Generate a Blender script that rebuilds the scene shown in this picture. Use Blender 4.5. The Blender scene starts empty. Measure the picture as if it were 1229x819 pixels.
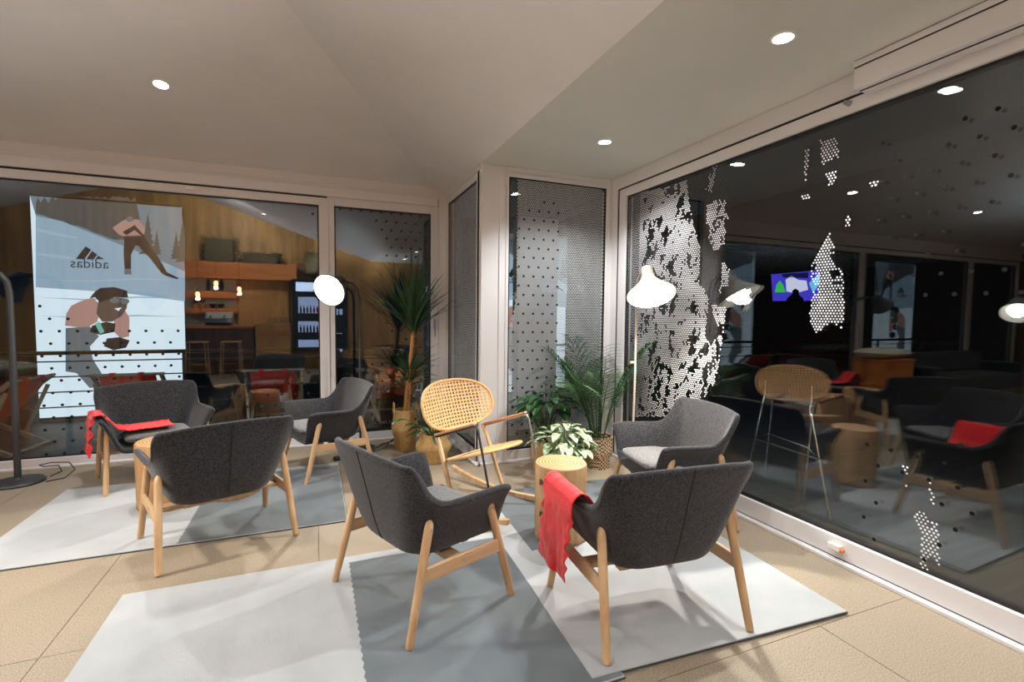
import bpy, bmesh, math, random
from mathutils import Vector, Matrix, noise
import numpy as np
random.seed(7)
S = bpy.context.scene
C = S.collection

# ------------------------------------------------------------------ camera
H = 1.38
FPX, YAW, PITCH, ROLL = 583.0, 0.387, 0.0553, 0.0102
_f = Vector((math.sin(YAW)*math.cos(PITCH), math.cos(YAW)*math.cos(PITCH), -math.sin(PITCH)))
_r0 = Vector((math.cos(YAW), -math.sin(YAW), 0)); _u0 = _r0.cross(_f)
_r = math.cos(ROLL)*_r0 + math.sin(ROLL)*_u0
_u = -math.sin(ROLL)*_r0 + math.cos(ROLL)*_u0
cam_d = bpy.data.cameras.new('camera'); cam = bpy.data.objects.new('camera', cam_d); C.objects.link(cam)
cam_d.sensor_width = 36; cam_d.lens = FPX/1229*36; cam_d.clip_start = .02; cam_d.clip_end = 200
M = Matrix((( _r.x, _u.x, -_f.x, 0), (_r.y, _u.y, -_f.y, 0), (_r.z, _u.z, -_f.z, H), (0, 0, 0, 1)))
cam.matrix_world = M
S.camera = cam
# ------------------------------------------------------------------ world, exposure
W = bpy.data.worlds.new('night'); S.world = W; W.use_nodes = True
bgn = W.node_tree.nodes['Background']; bgn.inputs[0].default_value = (.25, .38, .55, 1); bgn.inputs[1].default_value = .012
S.view_settings.view_transform = 'Standard'; S.view_settings.look = 'None'
S.view_settings.gamma = 1; S.view_settings.use_curve_mapping = False
S.view_settings.exposure = 0.0
S.cycles.max_bounces = 12; S.cycles.transparent_max_bounces = 24; S.cycles.glossy_bounces = 6
S.cycles.sample_clamp_indirect = 6
P_DOWN, P_CONE, P_HEKTAR, P_BAR, P_UP = 150, 185, 130, 330, 440      # watts of the lamps

def ray(x, y): return (x-614.5)*_r - (y-409.5)*_u + FPX*_f
def at_y(x, y, c): d = ray(x, y); return Vector((0, 0, H)) + d*(c/d.y)      # measuring aids: photo point onto a wall plane
def at_x(x, y, c): d = ray(x, y); return Vector((0, 0, H)) + d*(c/d.x)

# ------------------------------------------------------------------ helpers
class MB:
    def __init__(s): s.v = []; s.f = []
    def add(s, v, f):
        o = len(s.v); s.v += [tuple(p) for p in v]; s.f += [tuple(i+o for i in q) for q in f]; return s
    def box(s, a, b, rz=0, piv=None):
        x0, y0, z0 = a; x1, y1, z1 = b
        v = [(x0,y0,z0),(x1,y0,z0),(x1,y1,z0),(x0,y1,z0),(x0,y0,z1),(x1,y0,z1),(x1,y1,z1),(x0,y1,z1)]
        if rz:
            px, py = piv or ((x0+x1)/2, (y0+y1)/2); c, n = math.cos(rz), math.sin(rz)
            v = [(px+(x-px)*c-(y-py)*n, py+(x-px)*n+(y-py)*c, z) for x, y, z in v]
        return s.add(v, [(3,2,1,0),(4,5,6,7),(0,1,5,4),(1,2,6,5),(2,3,7,6),(3,0,4,7)])
    def beam(s, p0, p1, w, h, up=(0,0,1)):
        p0, p1 = Vector(p0), Vector(p1); d = (p1-p0).normalized(); u = Vector(up)
        if abs(d.dot(u)) > .98: u = Vector((0,1,0))
        r = d.cross(u).normalized()*w/2; q = r.cross(d).normalized()*h/2
        v = [p0-r-q, p0+r-q, p0+r+q, p0-r+q, p1-r-q, p1+r-q, p1+r+q, p1-r+q]
        return s.add(v, [(3,2,1,0),(4,5,6,7),(0,1,5,4),(1,2,6,5),(2,3,7,6),(3,0,4,7)])
    def tube(s, pts, r, n=8, caps=True):
        pts = [Vector(p) for p in pts]; m = len(pts); rr = r if hasattr(r, '__len__') else [r]*m
        o = len(s.v); u = None
        for i, p in enumerate(pts):
            t = (pts[min(i+1,m-1)]-pts[max(i-1,0)]).normalized()
            if u is None:
                u = t.cross(Vector((0,0,1)));
                if u.length < 1e-3: u = Vector((1,0,0))
            u = (u - t*u.dot(t)).normalized(); w = t.cross(u)
            for k in range(n):
                a = 2*math.pi*k/n; s.v.append(tuple(p+(u*math.cos(a)+w*math.sin(a))*rr[i]))
        for i in range(m-1):
            for k in range(n):
                a, b = o+i*n+k, o+i*n+(k+1) % n; s.f.append((a, b, b+n, a+n))
        if caps:
            s.f.append(tuple(o+k for k in reversed(range(n)))); s.f.append(tuple(o+(m-1)*n+k for k in range(n)))
        return s
    def lathe(s, prof, n=32, c=(0,0,0), mat=None):
        o = len(s.v); m = len(prof)
        for r, z in prof:
            for k in range(n):
                a = 2*math.pi*k/n; p = Vector((r*math.cos(a), r*math.sin(a), z))
                if mat is not None: p = mat @ p
                s.v.append(tuple(p+Vector(c)))
        for i in range(m-1):
            for k in range(n):
                a, b = o+i*n+k, o+i*n+(k+1) % n; s.f.append((a, b, b+n, a+n))
        return s
    def grid(s, fn, nu, nv):
        o = len(s.v)
        for i in range(nu+1):
            for j in range(nv+1): s.v.append(tuple(fn(i/nu, j/nv)))
        for i in range(nu):
            for j in range(nv):
                a = o+i*(nv+1)+j; s.f.append((a, a+nv+1, a+nv+2, a+1))
        return s
    def prism(s, pts, d):
        n = len(pts); d = Vector(d); v = [Vector(p) for p in pts]; v = v+[p+d for p in v]
        return s.add(v, [tuple(reversed(range(n))), tuple(range(n, 2*n))]+[(i, (i+1) % n, (i+1) % n+n, i+n) for i in range(n)])
    def build(s, name, mat=None, parent=None, smooth=.7, loc=(0,0,0), rz=0, stuff=False):
        me = bpy.data.meshes.new(name); me.from_pydata(s.v, [], s.f); me.update()
        if smooth:
            me.polygons.foreach_set('use_smooth', [True]*len(me.polygons)); me.set_sharp_from_angle(angle=smooth)
        if mat: me.materials.append(mat)
        o = bpy.data.objects.new(name, me); C.objects.link(o); o.location = loc; o.rotation_euler = (0,0,rz)
        if parent: o.parent = parent
        if stuff: o['kind'] = 'stuff'
        return o
def fixn(o):
    bm = bmesh.new(); bm.from_mesh(o.data); bmesh.ops.recalc_face_normals(bm, faces=bm.faces); bm.to_mesh(o.data); bm.free(); return o
def bevel(o, w=.004, n=2):
    m = o.modifiers.new('edge', 'BEVEL'); m.width = w; m.segments = n; m.limit_method = 'ANGLE'; m.angle_limit = .7; return o
def subsurf(o, n=1):
    m = o.modifiers.new('smooth', 'SUBSURF'); m.levels = n; m.render_levels = n; return o
def solid(o, t, off=-1):
    m = o.modifiers.new('thickness', 'SOLIDIFY'); m.thickness = t; m.offset = off; return o
def tag(o, label, cat, group=None):
    o['label'] = label; o['category'] = cat
    if group: o['group'] = group
    return o
def thing(name, label, cat, loc=(0,0,0), rz=0, group=None):
    o = bpy.data.objects.new(name, None); o.empty_display_size = .05; C.objects.link(o); o.location = loc; o.rotation_euler = (0,0,rz)
    return tag(o, label, cat, group)
def struct(name, parent=None, label=None):
    o = bpy.data.objects.new(name, None); C.objects.link(o); o['kind'] = 'structure'; o.empty_display_size = .1
    if label: o['label'] = label
    return o
def dup(root, loc, rz, label, group=None):
    def cp(o, par):
        c = o.copy(); C.objects.link(c); c.parent = par
        for ch in o.children: cp(ch, c)
        return c
    r = cp(root, None); r.location = loc; r.rotation_euler = (0,0,rz); r['label'] = label
    if group: r['group'] = group
    return r
def lamp(kind, loc, power, color, parent=None, size=.05, direction=None, angle=None, blend=.5):
    l = bpy.data.lights.new('light', kind); l.energy = power; l.color = color
    if kind in ('POINT', 'SPOT'): l.shadow_soft_size = size
    if kind == 'SPOT': l.spot_size = angle; l.spot_blend = blend
    o = bpy.data.objects.new('light_source', l); C.objects.link(o); o.location = loc
    if direction: o.rotation_euler = Vector(direction).to_track_quat('-Z', 'Y').to_euler()
    if parent: o.parent = parent
    return o

# ------------------------------------------------------------------ materials
def srgb(r, g, b):
    f = lambda c: ((c/255+.055)/1.055)**2.4 if c > 10 else c/255/12.92
    return (f(r), f(g), f(b), 1)
def mat(name, col, rough=.6, metal=0, noise_scale=0, noise_amt=.15, stretch=(1,1,1), bump=0, bump_scale=None, emit=None, spec=.5, sheen=0, col2=None, detail=4, coords='Object'):
    m = bpy.data.materials.new(name); m.use_nodes = True; t = m.node_tree; n = t.nodes; L = t.links
    b = n['Principled BSDF']; b.inputs['Base Color'].default_value = col; b.inputs['Roughness'].default_value = rough
    b.inputs['Metallic'].default_value = metal; b.inputs['Specular IOR Level'].default_value = spec
    if sheen: b.inputs['Sheen Weight'].default_value = sheen; b.inputs['Sheen Roughness'].default_value = .5
    if noise_scale or bump:
        tc = n.new('ShaderNodeTexCoord'); mp = n.new('ShaderNodeMapping'); mp.inputs['Scale'].default_value = stretch
        L.new(tc.outputs[coords], mp.inputs[0])
    if noise_scale:
        nz = n.new('ShaderNodeTexNoise'); nz.inputs['Scale'].default_value = noise_scale; nz.inputs['Detail'].default_value = detail
        L.new(mp.outputs[0], nz.inputs[0])
        cr = n.new('ShaderNodeValToRGB'); c2 = col2 or tuple(min(1, c*(1+noise_amt)) for c in col[:3])+(1,)
        c1 = col if col2 else tuple(c*(1-noise_amt) for c in col[:3])+(1,)
        cr.color_ramp.elements[0].color = c1; cr.color_ramp.elements[1].color = c2
        cr.color_ramp.elements[0].position = .32; cr.color_ramp.elements[1].position = .68
        L.new(nz.outputs['Fac'], cr.inputs[0]); L.new(cr.outputs[0], b.inputs['Base Color'])
    if bump:
        nb = n.new('ShaderNodeTexNoise'); nb.inputs['Scale'].default_value = bump_scale or noise_scale; nb.inputs['Detail'].default_value = 3
        L.new(mp.outputs[0], nb.inputs[0]); bp = n.new('ShaderNodeBump'); bp.inputs['Strength'].default_value = bump; bp.inputs['Distance'].default_value = .01
        L.new(nb.outputs['Fac'], bp.inputs['Height']); L.new(bp.outputs[0], b.inputs['Normal'])
    if emit:
        b.inputs['Emission Color'].default_value = emit[0]; b.inputs['Emission Strength'].default_value = emit[1]
    return m
def wood(name, a, b2, scale=14, stretch=(1,1,.12), rough=.5, rings=False):
    m = bpy.data.materials.new(name); m.use_nodes = True; t = m.node_tree; n = t.nodes; L = t.links
    p = n['Principled BSDF']; p.inputs['Roughness'].default_value = rough
    tc = n.new('ShaderNodeTexCoord'); mp = n.new('ShaderNodeMapping'); L.new(tc.outputs['Object'], mp.inputs[0])
    nz = n.new('ShaderNodeTexNoise'); nz.inputs['Scale'].default_value = scale; nz.inputs['Detail'].default_value = 5
    if rings:
        mp.inputs['Scale'].default_value = (1,1,0)
        wv = n.new('ShaderNodeTexWave'); wv.wave_type = 'RINGS'; wv.rings_direction = 'SPHERICAL'; wv.inputs['Scale'].default_value = scale
        wv.inputs['Distortion'].default_value = 2.2; wv.inputs['Detail'].default_value = 2; wv.inputs['Detail Scale'].default_value = 1.2
        L.new(mp.outputs[0], wv.inputs[0]); src = wv.outputs['Fac']
    else:
        mp.inputs['Scale'].default_value = stretch; L.new(mp.outputs[0], nz.inputs[0]); src = nz.outputs['Fac']
    cr = n.new('ShaderNodeValToRGB'); cr.color_ramp.elements[0].color = a; cr.color_ramp.elements[1].color = b2
    cr.color_ramp.elements[0].position = .3; cr.color_ramp.elements[1].position = .7
    L.new(src, cr.inputs[0]); L.new(cr.outputs[0], p.inputs['Base Color'])
    return m
def glass_mat(name, r0, tint=(1,1,1,1)):
    m = bpy.data.materials.new(name); m.use_nodes = True; t = m.node_tree; n = t.nodes; L = t.links
    n.remove(n['Principled BSDF'])
    g = n.new('ShaderNodeNewGeometry'); d = n.new('ShaderNodeVectorMath'); d.operation = 'DOT_PRODUCT'
    L.new(g.outputs['Incoming'], d.inputs[0]); L.new(g.outputs['Normal'], d.inputs[1])
    def mth(op, a, bb=None):
        x = n.new('ShaderNodeMath'); x.operation = op
        for i, v in enumerate((a, bb)):
            if v is None: continue
            if isinstance(v, (int, float)): x.inputs[i].default_value = v
            else: L.new(v, x.inputs[i])
        return x.outputs[0]
    c = mth('ABSOLUTE', d.outputs['Value']); k = mth('POWER', mth('SUBTRACT', 1, c), 5)
    R = mth('ADD', mth('MULTIPLY', k, 1-r0), r0)
    tr = n.new('ShaderNodeBsdfTransparent'); tr.inputs[0].default_value = tint
    gl = n.new('ShaderNodeBsdfGlossy'); gl.inputs['Roughness'].default_value = 0.0; gl.inputs['Color'].default_value = (.95,.97,1,1)
    mx = n.new('ShaderNodeMixShader'); L.new(R, mx.inputs[0]); L.new(tr.outputs[0], mx.inputs[1]); L.new(gl.outputs[0], mx.inputs[2])
    L.new(mx.outputs[0], n['Material Output'].inputs[0])
    return m
def emit_mat(name, col, st):
    m = bpy.data.materials.new(name); m.use_nodes = True; n = m.node_tree.nodes; n.remove(n['Principled BSDF'])
    e = n.new('ShaderNodeEmission'); e.inputs[0].default_value = col; e.inputs[1].default_value = st
    m.node_tree.links.new(e.outputs[0], n['Material Output'].inputs[0]); return m

FRAME = mat('powder_coated_frame', srgb(214,211,210), .38, bump=.02, bump_scale=300)
GASKET = mat('black_gasket', srgb(14,14,15), .6)
PLASTER = mat('white_plaster', srgb(222,220,219), .62, noise_scale=2.2, noise_amt=.03, bump=.04, bump_scale=60, spec=.4)
SOFFIT = mat('cream_plaster', srgb(208,207,200), .42, noise_scale=2, noise_amt=.03, bump=.03, bump_scale=60, spec=.5)
GLASS = glass_mat('window_glass', .075, (.93,.96,.96,1))
CONC = mat('exposed_concrete', srgb(147,133,113), .6, noise_scale=190, noise_amt=.40, bump=.03, bump_scale=400, detail=8)
JOINT = mat('joint_filler', srgb(92,78,62), .9)
def fabric(name, c, amt): return mat(name, tuple(k*(1-amt) for k in c[:3])+(1,), .95, noise_scale=120, col2=tuple(k*(1+amt) for k in c[:3])+(1,), bump=.35, bump_scale=260, sheen=.22, spec=.12, detail=8)
FELT = fabric('charcoal_felt', srgb(46,46,49), .75)
FELT2 = fabric('grey_felt', srgb(98,98,98), .5)
RED = mat('red_cotton', srgb(214,34,40), .9, noise_scale=60, noise_amt=.12, bump=.2, bump_scale=260, sheen=.3, spec=.15)
OAK = wood('light_ash_wood', srgb(176,138,98), srgb(210,176,136), 26, (1,1,.08))
OAKX = wood('light_ash_rail', srgb(172,136,98), srgb(208,174,134), 26, (1,.08,1))
PINE = wood('pine_wall_board', srgb(164,116,54), srgb(204,156,86), 9, (1,1,.1), .55)
BARWOOD = wood('orange_pine', srgb(176,96,40), srgb(206,128,60), 8, (.12,1,1), .5)
DARKWOOD = wood('dark_wood', srgb(70,46,26), srgb(104,72,42), 9, (1,1,.1), .5)
LOGBARK = wood('peeled_log', srgb(156,116,76), srgb(198,160,116), 16, (1,1,.07), .6)
LOGEND = wood('log_end_grain', srgb(156,110,68), srgb(204,164,116), 16, rings=True, rough=.65)
LOGKNOT = wood('log_knot', srgb(150,90,48), srgb(206,150,92), 30, rings=True, rough=.6)
KEYWOOD = mat('walnut_key', srgb(96,58,34), .55, noise_scale=30, noise_amt=.2)
STEEL = mat('brushed_steel', srgb(178,178,178), .3, .9)
CHROME = mat('chrome_tube', srgb(205,208,212), .18, 1)
DARKSTEEL = mat('dark_grey_steel', srgb(52,52,54), .45, .3)
LAMPGREY = mat('lamp_dark_grey', srgb(58,60,62), .5, .1)
LAMPBEIGE = mat('lamp_beige', srgb(168,160,146), .45)
LAMPIN = mat('lamp_white_inside', srgb(245,243,238), .6)
RATTAN = mat('rattan_cane', srgb(222,174,118), .55, noise_scale=40, noise_amt=.14, bump=.2, bump_scale=120)
SEAGRASS = mat('seagrass', srgb(184,148,94), .85, noise_scale=50, noise_amt=.25, stretch=(1,1,3), bump=.6, bump_scale=90)
LEAF = mat('dark_leaf', srgb(36,72,34), .4, noise_scale=20, noise_amt=.3)
LEAF2 = mat('palm_leaf', srgb(46,78,40), .45, noise_scale=20, noise_amt=.3)
LEAFV = mat('variegated_leaf', srgb(48,88,40), .45, noise_scale=30, col2=srgb(196,210,172), detail=1.5)
SOIL = mat('potting_soil', srgb(40,28,20), .95, noise_scale=60, noise_amt=.4)
STEM = mat('brown_stem', srgb(168,116,70), .8, noise_scale=30, noise_amt=.3, stretch=(1,1,4))
BLACKP = mat('black_plastic', srgb(18,18,19), .45)
WHITEP = mat('white_plastic', srgb(236,234,230), .4)
RUGL = mat('pale_rug_pile', srgb(172,176,177), .95, noise_scale=3.4, noise_amt=.10, bump=.5, bump_scale=420, sheen=.4, spec=.1, detail=8)
RUGD = mat('slate_rug_pile', srgb(92,102,107), .95, noise_scale=3.6, noise_amt=.16, bump=.5, bump_scale=420, sheen=.4, spec=.1, detail=8)
RUGE = mat('rug_binding', srgb(58,62,66), .9, noise_scale=90, noise_amt=.3)
DOTW = mat('white_dot_print', srgb(225,225,225), .6)
DOTG = mat('grey_dot_print', srgb(170,172,174), .6)
DOTL = mat('dim_dot_print', srgb(20,20,21), .7, spec=.1)
DOTK = mat('black_dot_print', srgb(16,16,17), .6)
BULB = emit_mat('lamp_bulb', (1,.93,.82,1), 45)
LENS = emit_mat('downlight_lens', (1,.93,.82,1), 45)
WARM = (.96,.98,1)

# ================================================================== STRUCTURE
XR, YL, YP, XC = 2.75, 5.42, 4.15, 1.385      # right glass, left glass, corner panel, return
XW, YG = -8.0, -2.3                            # far end wall, timber gable behind the camera
ZS = 2.71
SB, SA, ZA = .34, .215, 2.77
# floor slabs
fl = struct('floor', label='sand-coloured concrete slab floor with fine joints')
bed = MB().box((XW-.2, YG-.2, -.12), (XR+.25, YL+.2, -.0035)).build('joint_bed', JOINT, fl, 0)
xs = [.01+k*1.035 for k in range(-9, 5)]; ys = [1.42+k*.995 for k in range(-5, 6)]
xs = [XW-.1]+[x for x in xs if XW+.1 < x < XR]+[XR+.2]; ys = [YG-.1]+[y for y in ys if YG+.1 < y < YL-.05]+[YL+.15]
for i in range(len(xs)-1):
    for j in range(len(ys)-1):
        g = .0016
        MB().box((xs[i]+g, ys[j]+g, -.06), (xs[i+1]-g, ys[j+1]-g, random.uniform(-.0006, 0))).build('slab', CONC, fl, 0)
# ceiling : hip slope, roof slopes, soffit
RX = (XC+XW)/2
def zB(x): return ZS+SB*(XC-x)
def zA(y): return ZA+SA*(YL-y)
zr = zB(RX)
def hipx(y): return XC-(zA(y)-ZS)/SB           # where hip slope meets right slope
yh = YL-(zr-ZA)/SA
T = .12
def slab(name, pts, m):
    return MB().prism(pts, (0,0,T)).build(name, m, ce, 0)
ce = struct('ceiling', label='white sloped plaster ceiling')
cA = (hipx(YL), YL, ZA); hp = (RX, max(yh, YG), zA(max(yh, YG)))
xlA = 2*RX-hipx(YL)
slab('hip_slope', [(cA[0]+.02, YL, ZA), hp, (xlA-.02, YL, ZA)], PLASTER)
slab('roof_slope', [(XC, YL, ZS), (XC, YG, ZS), (RX, YG, zr), hp, cA], PLASTER)
xl = 2*RX-XC
slab('roof_slope', [(xl, YL, ZS), (xlA, YL, ZA), hp, (RX, YG, zr), (xl, YG, ZS)], PLASTER)
so = MB().box((XC, YG, ZS), (XR+.1, YP+.06, ZS+.2)).build('soffit', SOFFIT, ce, 0)
# walls
wl = struct('wall_left', label='white lintel wall above the long window')
fixn(MB().prism([(XW, YL-.02, 2.64), (XC+.02, YL-.02, 2.64), (XC+.02, YL-.02, ZS+.05), (cA[0], YL-.02, ZA+.06), (XW, YL-.02, ZA+.06)], (0,.25,0)).build('lintel', FRAME, wl, 0))
MB().box((XW, YL-.026, 2.70), (XC-.06, YL-.019, 2.712)).build('trim_line', FRAME, wl, 0)
we = struct('wall_end', label='dark end wall')
MB().box((XW-.15, YG, 0), (XW, YL, 2.9)).build('end_panel', DARKWOOD, we, 0)
wg = struct('wall_back', label='pine boarded gable wall behind the bar')
bw = .16; nb = int((XR-XW)/bw)+1
for k in range(nb):
    x0 = XW+k*bw; x1 = min(x0+bw-.006, XR+.1)
    zz = lambda x: (ZS+.03 if x > XC else min(zB(x), ZS+SB*(x-xl)) if x > xl else ZS)+.02
    fixn(MB().prism([(x0, YG, 0), (x1, YG, 0), (x1, YG, zz(x1)), (x0, YG, zz(x0))], (0,-.03,0)).build('board', PINE, wg, 0))
MB().box((XW, YG-.08, 0), (XR+.1, YG-.031, 5)).build('wall_core', DARKWOOD, wg, 0)

def frame_x(win, x0, x1, z0, z1, y, w, d=.06, wb=None, wt=None, gap=True, off=.025):
    """sash in a wall running along x; inner glass face at y"""
    b = MB(); wb = wb or w; wt = wt or w
    b.box((x0, y-off, z0), (x0+w, y+d, z1)); b.box((x1-w, y-off, z0), (x1, y+d, z1))
    b.box((x0+w, y-off, z0), (x1-w, y+d, z0+wb)); b.box((x0+w, y-off, z1-wt), (x1-w, y+d, z1))
    bevel(b.build('sash', FRAME, win, 0), .003, 1)
    g = MB(); q = .012
    a0, a1, c0, c1 = x0+w, x1-w, z0+wb, z1-wt
    g.box((a0, y-.004, c0), (a0+q, y+.03, c1)); g.box((a1-q, y-.004, c0), (a1, y+.03, c1)); g.box((a0+q, y-.004, c0), (a1-q, y+.03, c0+q)); g.box((a0+q, y-.004, c1-q), (a1-q, y+.03, c1))
    g.build('gasket', GASKET, win, 0)
    MB().box((a0+.004, y, c0+.004), (a1-.004, y+.024, c1-.004)).build('glass', GLASS, win, 0)
def frame_y(win, y0, y1, z0, z1, x, w, d=.06, wb=None, wt=None, off=.025):
    b = MB(); wb = wb or w; wt = wt or w
    b.box((x-off, y0, z0), (x+d, y0+w, z1)); b.box((x-off, y1-w, z0), (x+d, y1, z1))
    b.box((x-off, y0+w, z0), (x+d, y1-w, z0+wb)); b.box((x-off, y0+w, z1-wt), (x+d, y1-w, z1))
    bevel(b.build('sash', FRAME, win, 0), .003, 1)
    g = MB(); q = .012; a0, a1, c0, c1 = y0+w, y1-w, z0+wb, z1-wt
    g.box((x-.004, a0, c0), (x+.03, a0+q, c1)); g.box((x-.004, a1-q, c0), (x+.03, a1, c1)); g.box((x-.004, a0+q, c0), (x+.03, a1-q, c0+q)); g.box((x-.004, a0+q, c1-q), (x+.03, a1-q, c1))
    g.build('gasket', GASKET, win, 0)
    MB().box((x, a0+.004, c0+.004), (x+.024, a1-.004, c1-.004)).build('glass', GLASS, win, 0)

# left long window : three bays
w1 = struct('window_1', label='sliding glass pane of the left window with the banner beyond')
frame_x(w1, -3.05, .150, .012, 2.548, YL, .095, wb=.07, wt=.075)
w2 = struct('window_2', label='narrow fixed pane beside the corner')
frame_x(w2, .120, 1.30, .012, 2.57, YL, .085, wb=.075, wt=.09, off=.012)
w3 = struct('window_3', label='next glass bay of the left window, seen mirrored')
frame_x(w3, -6.25, -3.0, .012, 2.548, YL, .095, wb=.07, wt=.075)
w4 = struct('window_4', label='last glass bay of the left window, seen mirrored')
frame_x(w4, XW+.05, -6.2, .012, 2.548, YL, .095, wb=.07, wt=.075)
t1 = struct('trim_1', label='white head and sill profiles of the left window')
bevel(MB().box((XW, YL-.045, 2.565), (XC-.1, YL+.1, 2.66)).build('head_profile', FRAME, t1, 0), .003, 1)
MB().box((XW, YL-.02, 2.548), (.135, YL+.05, 2.566)).build('head_gap', GASKET, t1, 0)
bevel(MB().box((XW, YL-.075, 0), (XC-.02, YL-.028, .018)).build('floor_track', FRAME, t1, 0), .003, 1)
MB().box((XW, YL-.03, 0), (XC, YL+.12, .012)).build('sill', FRAME, t1, 0)
bevel(MB().box((1.30, YL-.03, 0), (XC+.02, YL+.1, 2.66)).build('corner_jamb', FRAME, t1, 0), .003, 1)
# latches, handle
def small(name, label, cat, b, m, **k): return tag(bevel(b.build(name, m, None, 0), .002, 1), label, cat)
hd = bevel(MB().box((-.008,-.04,-.18), (.008,-.026,.02)).build('handle', STEEL, w2, 0, (1.255, YL-.026, 1.30)), .003, 1)
bevel(MB().box((-.012,-.012,-.10), (.012,0,.02)).build('backplate', STEEL, hd, 0), .002, 1)
MB().tube([(0,-.01,-.01),(0,-.03,-.01)], .006).build('pin', STEEL, hd)
p = at_y(229, 226, YL-.05)
small('window_latch', 'small white latch on the head of the left window above the banner', 'latch', MB().box((p.x-.04, YL-.062, p.z-.012), (p.x+.035, YL-.044, p.z+.012)), WHITEP)
# corner : post, return pane, panel
t2 = struct('trim_2', label='white corner post between return pane and panel')
pb = MB().box((XC, YP, 0), (1.56, YP+.115, ZS)); bevel(pb.build('post', FRAME, t2, 0), .004, 1)
bevel(MB().box((1.553, YP-.012, 0), (1.62, YP+.1, ZS)).build('post_strip', FRAME, t2, 0), .003, 1)
bevel(MB().box((XC-.012, YP-.004, 2.66), (XC+.1, YL, ZS+.005)).build('return_head', FRAME, t2, 0), .003, 1)
bevel(MB().box((1.62, YP-.012, 2.655), (XR, YP+.1, ZS)).build('panel_head', FRAME, t2, 0), .003, 1)
bevel(MB().box((2.70, YP-.02, 0), (XR+.1, YP+.1, ZS)).build('corner_stile', FRAME, t2, 0), .003, 1)
w5 = struct('window_5', label='narrow return pane beside the corner post')
frame_y(w5, YP+.06, YL-.02, .012, 2.665, XC+.012, .085, wb=.09, wt=.07, off=.012)
w6 = struct('window_6', label='dotted glass panel behind the green plants')
frame_x(w6, 1.61, 2.71, .012, 2.665, YP, .035, wb=.10, wt=.045, off=.012)
bevel(MB().box((XC-.03, YP-.03, 0), (XR, YP, .022)).build('panel_sill', FRAME, t2, 0), .003, 1)
bevel(MB().box((XC-.05, YP-.03, 0), (XC-.0, YL-.03, .022)).build('return_sill', FRAME, t2, 0), .003, 1)
# right sliding window
w7 = struct('window_7', label='large sliding glass pane of the right window')
frame_y(w7, -1.2, 4.0, .02, 2.575, XR+.005, .105, wb=.118, wt=.075)
w8 = struct('window_8', label='second pane of the right window beside the camera')
frame_y(w8, YG, -1.15, .02, 2.575, XR+.005, .105, wb=.118, wt=.075)
t3 = struct('trim_3', label='white head, jamb and floor track of the right window')
bevel(MB().box((XR-.01, YG, 2.595), (XR+.12, YP, ZS)).build('head_profile', FRAME, t3, 0), .003, 1)
MB().box((XR+.0, YG, 2.575), (XR+.07, 4.06, 2.597)).build('head_gap', GASKET, t3, 0)
MB().box((XR+.0, 4.0, 0), (XR+.07, 4.045, 2.6)).build('jamb_gap', GASKET, t3, 0)
bevel(MB().box((XR-.012, 4.045, 0), (XR+.1, YP-.02, 2.6)).build('jamb', FRAME, t3, 0), .003, 1)
for a, b in ((-.062, -.044), (-.038, -.024)):
    bevel(MB().box((XR+a, YG, 0), (XR+b, YP-.03, .02)).build('floor_rail', FRAME, t3, 0), .002, 1)
MB().box((XR-.05, YG, 0), (XR+.1, YP-.03, .010)).build('floor_track', FRAME, t3, 0)
MB().box((XR-.024, YG, .0095), (XR+.05, 4.0, .021)).build('track_gap', GASKET, t3, 0)
st = thing('door_stop', 'small white door stop with orange pad on the right window track', 'stopper', tuple(at_x(1003, 657, XR-.035)))
bevel(MB().box((-.016,-.03,-.018), (.014,.04,.018)).build('stop_body', WHITEP, st, 0), .005, 2)
MB().tube([(-.004,-.028,-.006),(-.004,-.046,-.006)], .010, 10).build('pad', mat('orange_pad', srgb(226,120,40), .6), st)
kn = at_x(1018, 124, XR-.03)
MB().tube([(kn.x+.01, kn.y, kn.z), (kn.x-.03, kn.y, kn.z)], [.016, .01], 12).build('knob', STEEL, w7)
# blind cassette
bc = thing('blind_cassette', 'white roller blind cassette above the right window', 'blind', (0,0,0))
bevel(MB().box((2.615, YG+.05, 2.565), (2.735, 1.745, 2.670)).build('housing', FRAME, bc, 0), .003, 1)
bevel(MB().box((2.613, YG+.05, 2.677), (2.735, 1.747, 2.7065)).build('top_rail', FRAME, bc, 0), .002, 1)
MB().box((2.618, YG+.06, 2.668), (2.73, 1.742, 2.678)).build('groove', GASKET, bc, 0)
MB().box((2.618, YG+.06, 2.7085), (2.73, 1.744, 2.7145)).build('groove', GASKET, bc, 0)
MB().box((2.655, YG+.06, 2.562), (2.664, 1.735, 2.567)).build('slot', GASKET, bc, 0)
MB().box((2.695, YG+.06, 2.556), (2.715, 1.735, 2.566)).build('bottom_bar', FRAME, bc, 0)

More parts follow.
